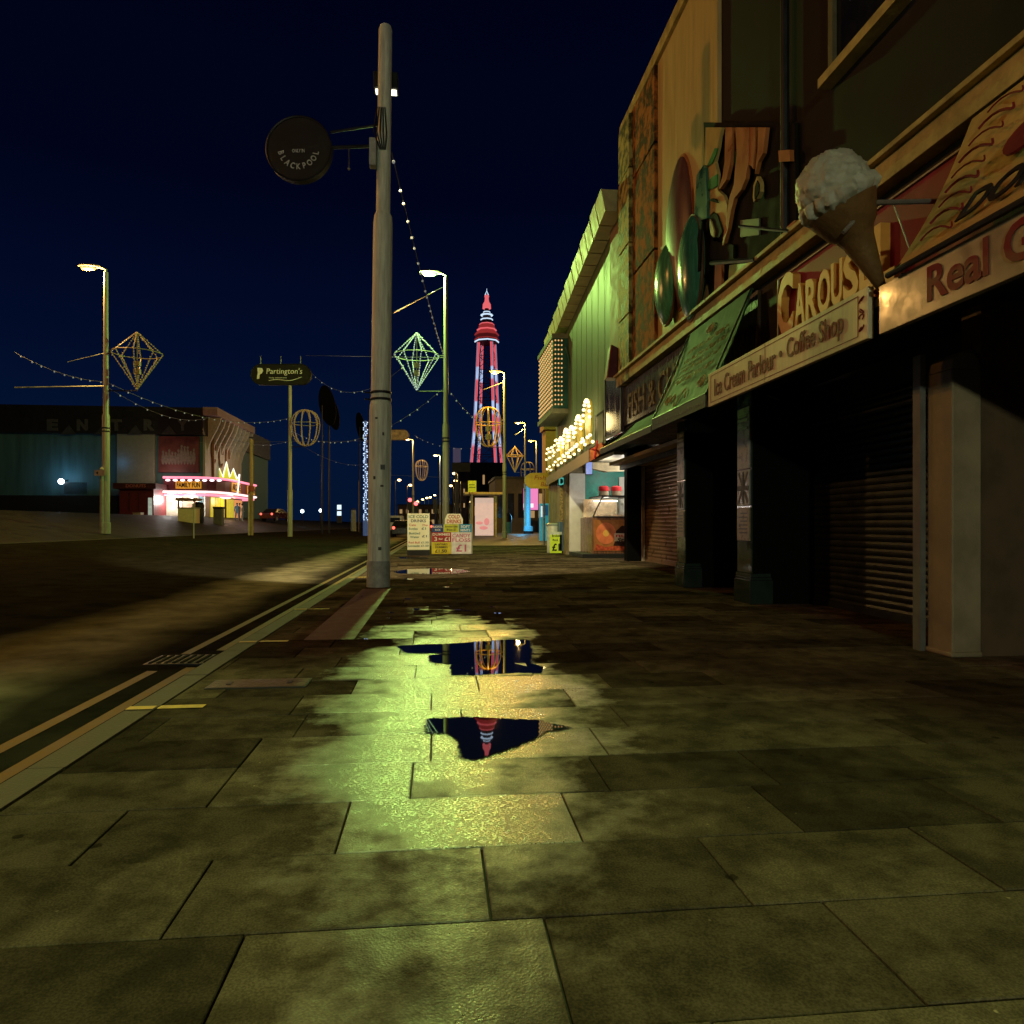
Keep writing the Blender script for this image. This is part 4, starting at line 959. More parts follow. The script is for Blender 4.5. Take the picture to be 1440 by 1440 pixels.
# brown awning under them
t = thing('awning', 'brown awning with pale striped edge below the bulb lit gold arches', 'awning', (3.5,20,2.7))
m = MB()
def br(y, f): x1 = LX(y); return V((x1-.38+f*.38, y, 2.80+f*.26))
m.add([br(16.9,0),br(27.5,0),br(27.5,1),br(16.9,1)]+[p-V((0,0,.04)) for p in (br(16.9,0),br(27.5,0),br(27.5,1),br(16.9,1))], [(0,1,2,3),(7,6,5,4),(0,4,5,1),(1,5,6,2),(2,6,7,3),(3,7,4,0)])
m.build('canvas', M('brown_canvas', (.12,.05,.025), .5, var=.3), t)
m = MB()
m.add([br(16.9,0)+V((-.01,0,-.28)),br(27.5,0)+V((-.01,0,-.28)),br(27.5,0)+V((-.01,0,.02)),br(16.9,0)+V((-.01,0,.02))]+[p+V((-.03,0,0)) for p in (br(16.9,0)+V((0,0,-.28)),br(27.5,0)+V((0,0,-.28)),br(27.5,0)+V((0,0,.02)),br(16.9,0)+V((0,0,.02)))], [(0,1,2,3),(7,6,5,4),(0,4,5,1),(1,5,6,2),(2,6,7,3),(3,7,4,0)])
m.build('valance', M('brown_valance', (.22,.15,.09), .5, var=.3, scale=8), t)
m = MB(); p = br(16.9,0); q = br(16.9,1); m.prism([p+V((0,-.01,-.27)),q+V((0,-.01,-.27)),q+V((0,-.01,0)),p+V((0,-.01,0))], V((0,-.03,0))); m.build('end_flap', M('orange_flap', (.50,.14,.05), .5, var=.4, scale=5), t)
m = MB(); m.tube([p+V((.1,-.045,-.22)), q+V((-.2,-.045,-.02))], .022, 5).tube([p+V((.2,-.045,-.02)), q+V((-.35,-.045,-.22))], .022, 5); m.build('flap_lettering', M('flap_red', (.35,.02,.02), .5), t)
# hanging blue white sign
c = at(828, 658, 18.0); t = thing('neon_sign', 'small bright blue white sign hanging at the corner of the brown awning', 'sign', c)
m = MB(); m.box(c.x-.09,c.x+.09,c.y-.03,c.y+.03,c.z-.18,c.z+.16); m.build('casing', m_dark, t)
m = MB(); m.box(c.x-.08,c.x+.08,c.y-.04,c.y-.03,c.z-.16,c.z+.14); m.build('lit_face', M('neon_face', (.1,.1,.2), .3, var=.6, scale=9, emit=(.4,.5,1), es=.7), t)
m = MB(); m.tube([c+V((0,0,.16)), c+V((.05,0,.5))], .01, 5); m.build('hanger', m_dark, t)
# light studded bay on the clad wall
t = thing('bulb_studded_bay', 'boxy bay high on the clad wall covered with rows of tiny amber bulbs', 'sign', (4.1,25,5))
m = MB(); m.box(3.92,4.75,23.9,27.2,4.95,7.35); m.build('casing', M('bay_teal', (.03,.12,.09), .4, var=.3), t)
m = MB(); random.seed(9)
for i in range(15):
    for j in range(11):
        m.sphere((3.90,24.05+j*.3,5.1+i*.155), .035, 5, 4)
        if j < 3: m.sphere((3.99+j*.11,23.88,5.1+i*.155), .03, 5, 4)
o = m.build('bulb_dots', E('amber_bulb', (1,.55,.2), .9), t); o['kind'] = 'stuff'
for za, zb in ((7.35,7.5),(4.8,4.95)):
    m = MB(); m.box(3.86,4.8,23.85,27.25,za,zb); m.build('trim', M('bay_trim', (.2,.2,.12), .5), t)
m = MB(); m.tube([V((4.35,23.8,7.0)), V((4.4,23.3,6.4)), V((4.45,23.3,5.4))], .05, 6).tube([V((4.5,23.4,6.9)), V((4.6,23.2,5.8))], .04, 6); m.build('leaf_trim', c_te, t)

# ------------------------------------------------------------------ DOUGHNUT STALL
stall = thing('stall_room', 'open shop bay with teal back wall and white lit ceiling behind the doughnut counter', 'shop', (5.2,22,0))
m = MB(); m.box(4.94,8.0,23.46,23.59,0,2.95); m.build('teal_wall', M('teal_wall', (.03,.26,.22), .4, var=.3), stall)
m = MB(); m.box(6.9,7.1,19.45,24,0,2.95); m.build('side_wall', m_white, stall)
m = MB(); m.box(4.40,4.93,23.45,23.6,0,2.72); m.build('white_pier', m_white, stall)
m = MB(); m.box(4.9,8,19.45,24.0,2.95,3.05); m.build('ceiling', M('stall_ceiling', (.5,.47,.38), .5), stall)
m = MB()
pts = [(4.7,2.74),(5.2,2.64),(5.8,2.68),(6.3,2.78),(6.3,2.92),(4.7,2.92)]
m.prism([V((x,21.5,z)) for x, z in pts], V((0,.3,0))); m.build('canvas_roll', M('canvas_white', (.6,.52,.36), .6), stall)
m = MB(); m.box(6.35,6.45,22.6,22.7,0,2.9); m.build('door_frame', m_dark, stall)
m = MB(); m.box(6.06,6.34,23.3,23.4,0,2.6); m.build('white_door', m_white, stall)
m = MB(); m.box(6.05,6.2,20.2,22.5,2.88,2.94); m.build('ceiling_lamp', E('stall_tube', (1,.97,.85), 5), stall)
m = MB(); m.sphere((6.2,23.2,1.75), .10, 12, 8); m.build('hand_dryer', m_white, stall, smooth=True)
add_light((5.9,21.6,2.75), (1,.95,.82), 130, .3); add_light((5.0,20.6,2.6), (1,.9,.7), 20, .2)
LASTCASE = t = thing('food_counter', 'doughnut counter with picture panel, slanted glass case and dark plinth', 'counter', (5.2,22,0))
m = MB(); m.box(4.35,6.6,21.0,23.3,0,.12); m.build('plinth', m_black, t, bevel=.01)
m = MB(); m.box(4.70,6.5,21.31,23.1,.12,1.22); m.build('cabinet', M('cabinet_brown', (.16,.08,.05), .25, var=.4, scale=4, streak=True), t, bevel=.01)
m = MB(); m.box(4.74,6.46,21.29,21.31,.2,1.15); pn = m.build('picture_panel', M('panel_tan', (.34,.13,.04), .4, var=.3, scale=4), t)
cx, cz = 5.12, .74
m = MB()
ringp = [V((cx+.27*math.cos(2*math.pi*i/28), 21.285, cz+.27*math.sin(2*math.pi*i/28))) for i in range(28)]
m.prism([V((cx+.31*math.cos(2*math.pi*i/28), 21.289, cz+.33*math.sin(2*math.pi*i/28))) for i in range(28)], V((0,-.01,0))); m.build('doughnut_print', M('doughnut_orange', (.62,.17,.07), .45, var=.2), pn)
m = MB(); m.disc((cx,21.278,cz), SX*.095, SZ*.10, V((0,-.006,0)), 20); m.build('doughnut_hole_print', M('hole_yellow', (.65,.38,.08), .5), pn)
m = MB(); m.prism([V((5.42,21.288,.66)),V((6.4,21.288,.62)),V((6.35,21.288,.90)),V((5.62,21.288,.98)),V((5.42,21.288,.80))], V((0,-.008,0)))
m.prism([V((5.35,21.288,.36)),V((6.4,21.288,.30)),V((6.4,21.288,.42)),V((5.4,21.288,.50))], V((0,-.008,0))); m.build('chocolate_print', M('choc', (.04,.015,.01), .4), pn)
m = MB(); m.prism([V((5.38,21.276,.50)),V((6.42,21.276,.44)),V((6.42,21.276,.74)),V((5.38,21.276,.74))], V((0,-.006,0))); m.build('label_print', M('label_white', (.6,.5,.4), .5), pn)
text('nutella', M('print_red', (.5,.03,.03), .5), pn, (5.42,21.27,.62), SX, SZ, w=.9, h=.11, depth=.006, bold=.02)
text('Stick', m_black, pn, (5.45,21.27,.48), SX, SZ, w=.55, h=.12, depth=.006, bold=.02, shear=.25)
m = MB(); m.prism([V((4.78,21.288,.22)),V((6.4,21.288,.22)),V((6.4,21.288,.30)),V((5.9,21.288,.34)),V((5.4,21.288,.36)),V((5.1,21.288,.32)),V((4.82,21.288,.42))], V((0,-.006,0))); m.build('crumb_print', M('crumb', (.42,.07,.03), .5, var=.6, scale=14), pn)
glass = bpy.data.materials.new('case_glass'); glass.use_nodes = True; gbn = glass.node_tree.nodes['Principled BSDF']
gbn.inputs['Base Color'].default_value = (.85,.9,.88,1); gbn.inputs['Roughness'].default_value = .03; gbn.inputs['Alpha'].default_value = .22
m = MB(); gl = [V((4.72,21.33,1.24)),V((5.02,21.33,1.86)),V((5.95,21.33,1.86)),V((5.95,21.33,1.24))]
m.prism(gl, V((0,.006,0))); m.prism([V((4.72,21.34,1.24)),V((5.02,21.34,1.86)),V((5.02,23.05,1.86)),V((4.72,23.05,1.24))], V((-.006,0,.003))); m.build('glass', glass, t)
m = MB()
for a, b2 in zip(gl, gl[1:]+gl[:1]): m.tube([a+V((0,-.012,0)), b2+V((0,-.012,0))], .022, 6)
m.box(4.98,6.1,21.3,23.1,1.865,1.90); m.build('case_frame', m_black, t)
m = MB(); m.box(4.78,5.9,21.40,23.0,1.225,1.25); m.build('display_shelf', M('shelf_pale', (.6,.5,.35), .3), t)
m = MB(); random.seed(2)
for i in range(10): m.sphere((4.95+.09*i,21.5+random.uniform(0,.5),1.285), (.06,.06,.035), 8, 5)
m.build('pastry_crumb_pile', M('pastry', (.6,.36,.16), .5, var=.3), t)
m = MB(); m.box(4.78,5.9,22.98,23.0,1.26,1.84); m.build('case_back_panel', M('case_back', (.55,.42,.25), .3, var=.5, scale=3), t)
add_light((5.35,22.2,1.75), (1,.88,.7), 26, .1)
m = MB(); m.box(5.1,5.9,22.9,22.96,1.76,1.80); m.build('added_case_lamp', E('added_case_tube', (1,.95,.85), 4), LASTCASE)  # tube added along with the light above to brighten the glass case
for k, x in enumerate((5.20,5.60)):
    t = thing('jar', 'clear jar with %s red lid on top of the glass case' % ('the wider, nearer' if k == 0 else 'the second'), 'jar', (x,21.9,1.9), 'red lidded jars')
    m = MB(); m.lathe((x,21.9,1.9), [(.15,0),(.16,.02),(.16,.14),(.14,.16)], 18); m.build('body', M('jar_body', (.45,.35,.25), .2), t, smooth=True)
    m = MB(); m.lathe((x,21.9,2.06), [(.165,0),(.17,.02),(.16,.13),(.10,.16)], 18); m.build('lid', M('jar_red', (.6,.04,.05), .3), t, smooth=True)
# rock stick price board and stock in front of the next shop
p = onZ(781, 779); Yb = p.y
t = thing('price_board', 'lime yellow price board for broken rock standing by the shop doorway', 'sign', (p.x,Yb,0))
a = onY(773.5, 779, Yb); b_ = onY(790, 748, Yb)
m = MB(); m.box(a.x,b_.x,Yb,Yb+.03,.03,b_.z); m.build('board', M('lime_board', (.62,.88,.06), .45, var=.06), t)
text('Broken', m_black, t, (a.x+.07,Yb-.001,b_.z-.17), SX, SZ, w=.27, h=.08, depth=.004, bold=.02)
text('Rock', m_black, t, (a.x+.09,Yb-.001,b_.z-.31), SX, SZ, w=.2, h=.07, depth=.004, bold=.02)
text('£1', m_black, t, (a.x+.07,Yb-.001,.10), SX, SZ, w=.27, h=.26, depth=.004, bold=.03)
m = MB(); m.box(a.x+.02,b_.x-.02,Yb+.03,Yb+.4,0,.03); m.build('foot', m_dark, t)
m = MB(); m.box(a.x,b_.x,Yb-.002,Yb,b_.z-.09,b_.z-.004); m.build('header_strip', M('header_white', (.55,.65,.6), .5), t)
t = thing('storage_tub', 'white plastic tub stacked behind the lime price board', 'tub', (p.x,Yb+.6,0))
m = MB(); m.lathe((p.x+.05,Yb+.7,0), [(.20,0),(.23,.02),(.25,.95),(.24,.97)], 18); m.build('body', M('tub_white', (.5,.55,.5), .35), t, smooth=True)
m = MB(); m.lathe((p.x+.05,Yb+.7,.97), [(.27,0),(.27,.05),(.2,.09)], 18); m.build('lid', M('tub_lid', (.25,.3,.28), .35), t, smooth=True)
t = thing('stock_display', 'tall narrow display of packets on a blue base beside the white pier', 'display stand', (4.25,Yb,0))
m = MB(); m.box(4.18,4.36,Yb-.0,Yb+.5,.1,1.1); m.build('base', M('display_blue', (.06,.12,.2), .4, var=.4), t)
m = MB(); m.box(4.19,4.35,Yb+.01,Yb+.5,1.1,2.5); m.build('packet_rack', M('packets', (.25,.2,.08), .4, var=.8, scale=14), t)
t = thing('hanging_letter_sign', 'small teal lit letter sign hanging under the brown awning', 'sign', (4.15,Yb,2.3))
text('D', E('teal_letter', (.15,.8,.65), .5), t, (4.14,Yb-.05,2.36), SX, SZ, w=.2, h=.27, depth=.04, bold=.02)
m = MB(); m.box(4.12,4.36,Yb-.01,Yb+.02,2.32,2.68); m.build('backing', m_black, t)

# ------------------------------------------------------------------ FURTHER ALONG THE PAVEMENT
p = at(763, 745, 34); t = thing('oval_sign', 'yellow rounded sign with red lettering on a slim post', 'sign', (p.x,p.y,0))
cz = at(763, 676, 34).z; s = .034
m = MB(); poly = [V((p.x-14*s+11*s*math.cos(a)*1.0, p.y, cz+11*s*math.sin(a))) for a in [math.pi/2+math.pi*i/12 for i in range(13)]]+[V((p.x+15*s,p.y,cz-11*s)),V((p.x+15*s,p.y,cz+11*s))]
m.prism(poly, V((0,.12,0))); m.build('face', M('oval_yellow', (.8,.6,.06), .5, var=.15), t)
text('Fish', M('oval_red', (.5,.12,.03), .5), t, (p.x-.40,p.y-.002,cz+.05), SX, SZ, w=.55, h=.2, depth=.01, shear=.2)
text('Bar', M('oval_red', (.5,.12,.03), .5), t, (p.x-.1,p.y-.002,cz-.27), SX, SZ, w=.45, h=.2, depth=.01, shear=.2)
m = MB(); m.lathe((p.x+.1,p.y+.2,0), [(.05,0),(.05,cz)], 8); m.build('post', m_steel, t)
p = onZ(766, 750); a = at(760, 735, 42); b_ = at(772, 708, 42)
t = thing('drinks_fridge', 'bright blue lit drinks fridge at the far shop front', 'fridge', (a.x,a.y,0))
m = MB(); m.box(a.x,b_.x,a.y,a.y+.6,.05,b_.z); m.build('body', M('fridge_blue', (.05,.3,.5), .4, emit=(.08,.5,.8), es=.22), t, bevel=.02)  # blue light on the box put in as a glow of the body
m = MB(); m.box(a.x+.05,b_.x-.05,a.y-.02,a.y,b_.z-.7,b_.z-.1); m.build('door_glass', M('fridge_dark', (.01,.06,.15), .2, emit=(.03,.2,.5), es=.2), t)
m = MB(); m.box(a.x+.02,a.x+.12,a.y-.03,a.y-.021,b_.z-.8,b_.z-.15); m.build('handle', E('fridge_white', (.7,.9,1), .8), t)
p = at(743, 734, 80); g0 = onZ(743, 752)
t = thing('lit_column', 'smooth column washed in blue light before the pink screen', 'column', (p.x,p.y,0))
m = MB(); m.lathe((p.x,p.y,0), [(.5,.3),(.5,.8),(.26,.9),(.24,6.2),(.14,6.3)], 16); m.build('shaft', M('blue_column', (.1,.35,.5), .4, emit=(.1,.55,.9), es=.35), t, smooth=True)  # blue wash over the shaft put in as its own glow
m = MB(); m.lathe((p.x,p.y,0), [(.55,0),(.55,.3)], 16); m.build('base', m_dark, t)
add_light((p.x-1.2,p.y-2.5,2.0), (.12,.6,1), 420, .4)
a = at(736, 717, 90); b_ = at(757, 687, 90); t = thing('led_screen', 'bright pink and white screen on the far shop wall', 'screen', (a.x,a.y,a.z))
m = MB(); m.box(a.x-.1,b_.x+.1,a.y,a.y+.3,a.z-.1,b_.z+.1); m.build('frame', m_dark, t)
m = MB(); m.box(a.x,b_.x,a.y-.05,a.y-.001,a.z,b_.z); m.build('display', M('pink_screen', (.1,.02,.08), .4, var=.5, scale=.8, emit=(1,.28,.62), es=.85), t)
m = MB(); m.box(a.x,b_.x-.6,a.y-.07,a.y-.051,a.z+.3,a.z+.8); m.build('display_band', E('screen_white', (1,.85,.95), 1.2), t)
p = at(713, 733, 75); t = thing('litter_bin', 'blue litter bin with black domed top before the far shops', 'bin', (p.x,p.y,0))
m = MB(); m.lathe((p.x,p.y,.1), [(.42,0),(.45,.1),(.45,1.2)], 14); m.build('body', M('bin_blue', (.08,.3,.45), .4), t, smooth=True)
m = MB(); m.lathe((p.x,p.y,1.3), [(.48,0),(.48,.6),(.3,.9)], 14); m.build('lid', m_black, t, smooth=True)
# far buildings on the right hand side of the street and round the tower
def building(name, label, x0, x1, y0, y1, z1, mat, rows=0, cols=0, wmat=None, dens=.5, sz=(.5,.5), z0=0, roof=None):
    t = thing(name, label, 'building', ((x0+x1)/2,y0,z0))
    m = MB(); m.box(x0,x1,y0,y1,z0,z1); m.build('wall', mat, t)
    m = MB(); m.box(x0-.15,x1+.15,y0-.2,y1,z1,z1+.35); m.build('roof', roof or m_black, t)
    cw = (x1-x0)/max(1,cols); rh = (z1-z0-.6)/max(1,rows)
    for r_ in range(rows):
        for c_ in range(cols):
            lit = random.random() < dens
            cx_ = x0+(c_+.5)*cw; cz_ = z0+.3+(r_+.5)*rh
            m = MB(); m.box(cx_-cw*sz[0]/2,cx_+cw*sz[0]/2,y0-.06,y0+.02,cz_-rh*sz[1]/2,cz_+rh*sz[1]/2)
            m.build('window', wmat if lit else M('window_dark', (.02,.02,.025), .15), t)
    return t
random.seed(21)
w_am = E('window_amber', (1,.62,.25), .35); w_wh = E('window_white', (1,.9,.75), .5)
building('corner_building', 'orange lit building corner rising behind the bulb lit arches', at(769,600,46).x, 13, 46, 47.6, at(769,603,46).z, M('orange_render', (.45,.22,.07), .6, var=.15), 2, 3, None, 0, (.4,.6), roof=M('orange_coping', (.35,.18,.06), .6))
building('far_shop', 'dim far shop row with lit windows behind the pink screen', at(697,738,96).x, at(800,738,96).x, 96, 108, 7.2, M('far_shop_wall', (.13,.10,.06), .7, var=.4, scale=.4), 1, 7, w_am, .4, (.6,.5))
building('tower_base_building', 'dark mass of buildings below the lit tower', at(640,738,300).x, at(709,738,300).x, 300, 340, 27, M('tower_base_wall', (.05,.045,.05), .7, var=.4, scale=.1), 2, 6, w_am, .25, (.25,.3))
building('far_terrace', 'distant tan terrace seen past the traffic lights', at(560,738,240).x, at(640,738,240).x, 240, 255, 7.5, M('terrace_wall', (.22,.17,.12), .7, var=.4, scale=.2), 2, 9, w_am, .5, (.4,.4))
building('far_hotel', 'tall dim block behind the small stacked lamps', at(636,738,220).x, at(656,738,220).x, 220, 232, 14, M('hotel_wall', (.05,.05,.07), .7), 3, 3, w_am, .3, (.3,.3))
a = at(637, 650, 150); b_ = at(648, 630, 150)
t = thing('roof_sign', 'dim violet square sign above a black band beside the green lamp pole', 'sign', (a.x,a.y,0))
m = MB(); m.box(a.x,b_.x,a.y,a.y+.4,a.z,b_.z); m.build('face', M('violet_sign', (.12,.1,.2), .5, emit=(.35,.3,.6), es=.10), t)
m = MB(); m.box(a.x-.3,b_.x+2,a.y-.05,a.y+.4,a.z-2,a.z-.1); m.build('black_band', m_black, t)
m = MB(); m.lathe((a.x+.6,a.y+.5,0), [(.2,0),(.2,a.z)], 8); m.build('post', m_pole, t)

# shelter
Ys = 58.0; a = onY(655, 754, Ys); b_ = onY(702, 693, Ys)
t = thing('shelter', 'glass sided shelter with a pinkish lit poster panel and flat cream roof', 'shelter', ((a.x+b_.x)/2,Ys,0))
m = MB(); m.box(a.x-.1,b_.x+.25,Ys-.4,Ys+2.6,3.45,3.65); m.build('roof', M('shelter_roof', (.45,.38,.22), .5), t, bevel=.03)
for x in (onY(664,738,Ys).x, onY(697,738,Ys).x):
    for yy in (Ys, Ys+2.2):
        m = MB(); m.box(x-.08,x+.08,yy-.08,yy+.08,0,3.45); m.build('post', M('shelter_post', (.40,.34,.16), .45), t)
x0, x1 = onY(668,738,Ys).x, onY(694,738,Ys).x
m = MB(); m.box(x0,x1,Ys-.05,Ys+.05,.12,3.2); pn = m.build('poster_panel', M('poster_glow', (.3,.2,.18), .3, var=.3, scale=1.6, emit=(1,.70,.58), es=.55), t)
m = MB(); m.sphere((x0+.35,Ys-.06,1.15), (.3,.015,.13), 12, 6).sphere((x0+.95,Ys-.06,1.25), (.22,.015,.3), 12, 6).sphere((x0+.7,Ys-.06,.75), (.35,.015,.15), 12, 6); m.build('poster_print', M('poster_pink', (.4,.08,.08), .4, emit=(1,.4,.38), es=.55), pn)
m = MB(); m.box(a.x+.35,a.x+.40,Ys,Ys+2.3,.3,3.2); m.build('side_glass', glass, t)
p = at(664, 690, 57); t = thing('stop_flag', 'lime coloured stop flag rising above the shelter roof', 'sign', (p.x,p.y,0))
m = MB(); m.box(p.x-.33,p.x+.33,p.y,p.y+.06,at(664,692,57).z,at(664,676,57).z); m.build('flag', M('flag_lime', (.6,.8,.1), .45), t)
m = MB(); m.box(p.x-.25,p.x+.25,p.y-.01,p.y,p.z+.25,p.z+.30).box(p.x-.25,p.x+.2,p.y-.01,p.y,p.z+.45,p.z+.5); m.build('flag_lettering', m_dark, t)
m = MB(); m.lathe((p.x,p.y+.1,0), [(.05,0),(.05,at(664,676,57).z)], 8); m.build('post', m_pole, t)

# price boards on the pavement
Yb = onZ(600, 781).y
def brd(px0, py0, px1, py1, Y, d, mat, par, name='board'):
    a = onY(px0, py1, Y); b_ = onY(px1, py0, Y); m = MB(); m.box(a.x,b_.x,Y-.0,Y+d,max(0,a.z),b_.z); return m.build(name, mat, par), a, b_
t = thing('price_board', 'tall cream board listing ice cold drinks on a black foot', 'sign', (onY(588,780,Yb).x,Yb,0))
o, a, b_ = brd(573, 722, 604, 773, Yb, .05, M('drinks_cream', (.80,.80,.62), .5, var=.06), t)
brd(572.5, 773.5, 604.5, 783, Yb, .35, m_black, t, 'foot')
W_ = b_.x-a.x; H_ = b_.z-a.z
ink_b = M('ink_blue', (.02,.05,.14), .5); ink_r = M('ink_red', (.45,.08,.05), .5); ink_t = M('ink_teal', (.03,.14,.14), .5)
def row(s, fx, fz, fw, fh, mat, par=t, bold=.015, A_=None):
    aa, ww, hh, yy = A_ if A_ else (a, W_, H_, Yb)
    text(s, mat, par, (aa.x+fx*ww, yy-.001, aa.z+fz*hh), SX, SZ, w=fw*ww, h=fh*hh, depth=.005, bold=bold)
row('ICE COLD', .06,.87,.88,.08, ink_t); row('DRINKS', .16,.755,.68,.08, ink_b)
row('Cans', .08,.65,.3,.065, ink_r); row('75p', .66,.64,.26,.06, ink_r)
row('Bottles', .06,.545,.4,.065, ink_t); row('£1', .64,.55,.2,.065, ink_t)
row('Bottled', .07,.42,.5,.065, ink_t); row('Water', .12,.32,.42,.06, ink_t); row('£1', .66,.34,.22,.06, ink_b)
row('Red Bull', .05,.17,.5,.055, ink_r); row('£1.50', .62,.17,.34,.055, ink_t); row('Lucozade', .03,.08,.52,.055, ink_t); row('£1.50', .62,.08,.34,.055, ink_t)
Y2 = onZ(640, 779).y
t = thing('price_board', 'wide board of coloured price squares with an arched cold drinks top', 'sign', (onY(634,780,Y2).x,Y2,0))
m = MB(); q = [(630,737),(651,737),(651,730),(647,722.5),(629,722.5),(625.5,730),(625.5,737)]; m.prism([onY(x,yy,Y2) for x, yy in q], V((0,.04,0))); hd = m.build('header_board', M('drinks_cream', (.80,.80,.62), .5), t)
def sq(px0, py0, px1, py1, mat, rows):
    o, a_, b2 = brd(px0, py0, px1, py1, Y2, .05, mat, t, 'price_square')
    for (s_, fx, fz, fw, fh, ik) in rows: row(s_, fx, fz, fw, fh, ik, o, .02, (a_, b2.x-a_.x, b2.z-a_.z, Y2))
aa = onY(628, 737, Y2); bb = onY(649, 722, Y2); A4 = (aa, bb.x-aa.x, bb.z-aa.z, Y2)
row('COLD', .12,.52,.76,.36, ink_r, hd, .03, A4); row('DRINKS', .02,.06,.96,.38, ink_r, hd, .03, A4)
wh = M('ink_white', (.75,.75,.7), .5); bkk = M('ink_black', (.02,.02,.02), .5); pk = M('ink_pink', (.5,.12,.25), .5)
sq(608, 737.2, 623.4, 748.3, M('sq_navy', (.02,.05,.22), .5), [('BLACKPOOL',.08,.55,.84,.28,wh),('ROCK',.25,.15,.5,.26,wh)])
sq(623.7, 737.2, 645.6, 748.3, M('sq_lime', (.50,.52,.05), .5), [('Souvenir Gifts',.1,.6,.8,.22,bkk),('from £1',.2,.15,.6,.3,bkk)])
sq(645.9, 737.2, 663, 748.3, M('sq_blue', (.02,.25,.50), .5), [('SOFT',.12,.5,.76,.36,wh),('MINTS',.1,.08,.8,.32,wh)])
sq(607, 748.6, 634.3, 762.2, M('sq_red', (.36,.03,.03), .5), [('DUMMIES',.05,.66,.9,.25,wh),('3',.14,.1,.14,.42,wh),('for',.36,.22,.22,.2,wh),('£1',.66,.1,.27,.42,wh)])
sq(607, 762.5, 634.3, 779, M('sq_yellow', (.62,.50,.03), .5), [('LANYARD',.18,.74,.64,.17,bkk),('DUMMIES',.18,.5,.64,.17,bkk),('£1.50',.18,.1,.6,.28,bkk)])
sq(634.6, 748.6, 663, 779, M('sq_white', (.66,.64,.66), .5), [('CANDY',.05,.76,.9,.18,pk),('FLOSS',.05,.56,.9,.17,pk),('£1',.24,.1,.5,.34,pk)])
m = MB()
for x in (609,661): 
    q = onY(x, 779, Y2); m.box(q.x-.03,q.x+.03,Y2+.05,Y2+.5,0,.06)
m.build('foot_frame', m_dark, t)
m = MB(); q = onY(664, 760, Y2); m.box(q.x-.012,q.x+.012,Y2-.01,Y2+.06,0,1.05); m.build('edge_trim', m_pole, t)

# ------------------------------------------------------------------ TRAFFIC
def car(cx, cy, zb, heading, label, col, tail=True, L_=4.2, Wd=1.75, van=False, es=2.5):
    t = thing('van' if van else 'parked_car', label, 'van' if van else 'car', (cx,cy,zb)); ca, sa = math.cos(heading), math.sin(heading)
    T = lambda x, y, z: V((cx+x*ca-y*sa, cy+x*sa+y*ca, zb+z))
    pr_ = [(-L_/2,.3),(-L_/2+.02,.8),(-L_/2+.1,.95),(-L_*.36,1.0),(-L_*.24,1.42),(L_*.06,1.46),(L_*.24,1.0),(L_*.45,.85),(L_/2,.62),(L_/2,.3)] if not van else [(-L_/2,.35),(-L_/2,1.95),(-L_/2+.1,2.1),(L_*.2,2.1),(L_*.36,1.35),(L_*.48,1.1),(L_/2,.75),(L_/2,.35)]
    m = MB(); n = len(pr_)
    def hw(z): return Wd/2*(1 if z < 1.0 else 1-.22*(z-1.0)/.46) if not van else Wd/2*(1-.03*z)
    m.add([T(x,-hw(z),z) for x, z in pr_]+[T(x,hw(z),z) for x, z in pr_], [tuple(range(n)), tuple(range(2*n-1,n-1,-1))]+[(i,(i+1)%n,(i+1)%n+n,i+n) for i in range(n)])
    m.build('body', col, t, bevel=.04)
    m = MB()
    if not van:
        for s_ in (-1,1):
            m.add([T(-L_*.30,s_*Wd*.5,1.03),T(L_*.2,s_*Wd*.5,1.03),T(L_*.05,s_*Wd*.41,1.40),T(-L_*.22,s_*Wd*.41,1.37)], [(0,1,2,3)])
        m.add([T(-L_*.365,-Wd*.42,1.02),T(-L_*.365,Wd*.42,1.02),T(-L_*.255,Wd*.37,1.39),T(-L_*.255,-Wd*.37,1.39)], [(0,1,2,3)])
    else: m.add([T(-L_/2-.01,-.6,1.3),T(-L_/2-.01,.6,1.3),T(-L_/2-.01,.6,1.85),T(-L_/2-.01,-.6,1.85)], [(0,1,2,3)])
    m.build('window_pane', M('car_glass', (.01,.012,.015), .08), t)
    for x in (-L_*.31, L_*.31):
        for s_ in (-1,1):
            m = MB(); m.tube([T(x,s_*(Wd/2-.2),.31), T(x,s_*(Wd/2+.01),.31)], .31, 16); w = m.build('wheel', m_black, t)
            m = MB(); m.tube([T(x,s_*(Wd/2+.005),.31), T(x,s_*(Wd/2+.02),.31)], .19, 12); m.build('rim', m_steel, w)
    for s_ in (-1,1):
        m = MB(); c_ = T(-L_/2-.01, s_*Wd*.40, .82); m.sphere(c_, (.13,.10,.13), 8, 6); m.build('tail_lamp', E('tail_red', (1,.12,.08), es) if tail else M('tail_off', (.2,.01,.01), .2), t)
    return t
p = at(567, 742, 62); car(p.x, p.y, gz(p.x), R(90), 'dark car with glowing red tail lamps just behind the drinks board', M('car_black', (.01,.01,.012), .2), L_=4.4)
p = at(598, 736, 80); car(p.x, p.y, gz(p.x), R(90), 'red tail lit car glimpsed between the two price boards', M('car_red', (.2,.015,.015), .25), es=5)
p = at(557, 735, 88); car(p.x, p.y, gz(p.x), R(90), 'pale van past the thick grey pole', M('van_white', (.45,.48,.40), .3), tail=False, L_=5, Wd=1.95, van=True)
p = at(388, 726, 82); car(p.x, p.y, 1.75-.35, R(70), 'small red car with white and red lamps beyond the capsule sign pole', M('car_dark_red', (.04,.004,.004), .3), L_=3.8, es=3)
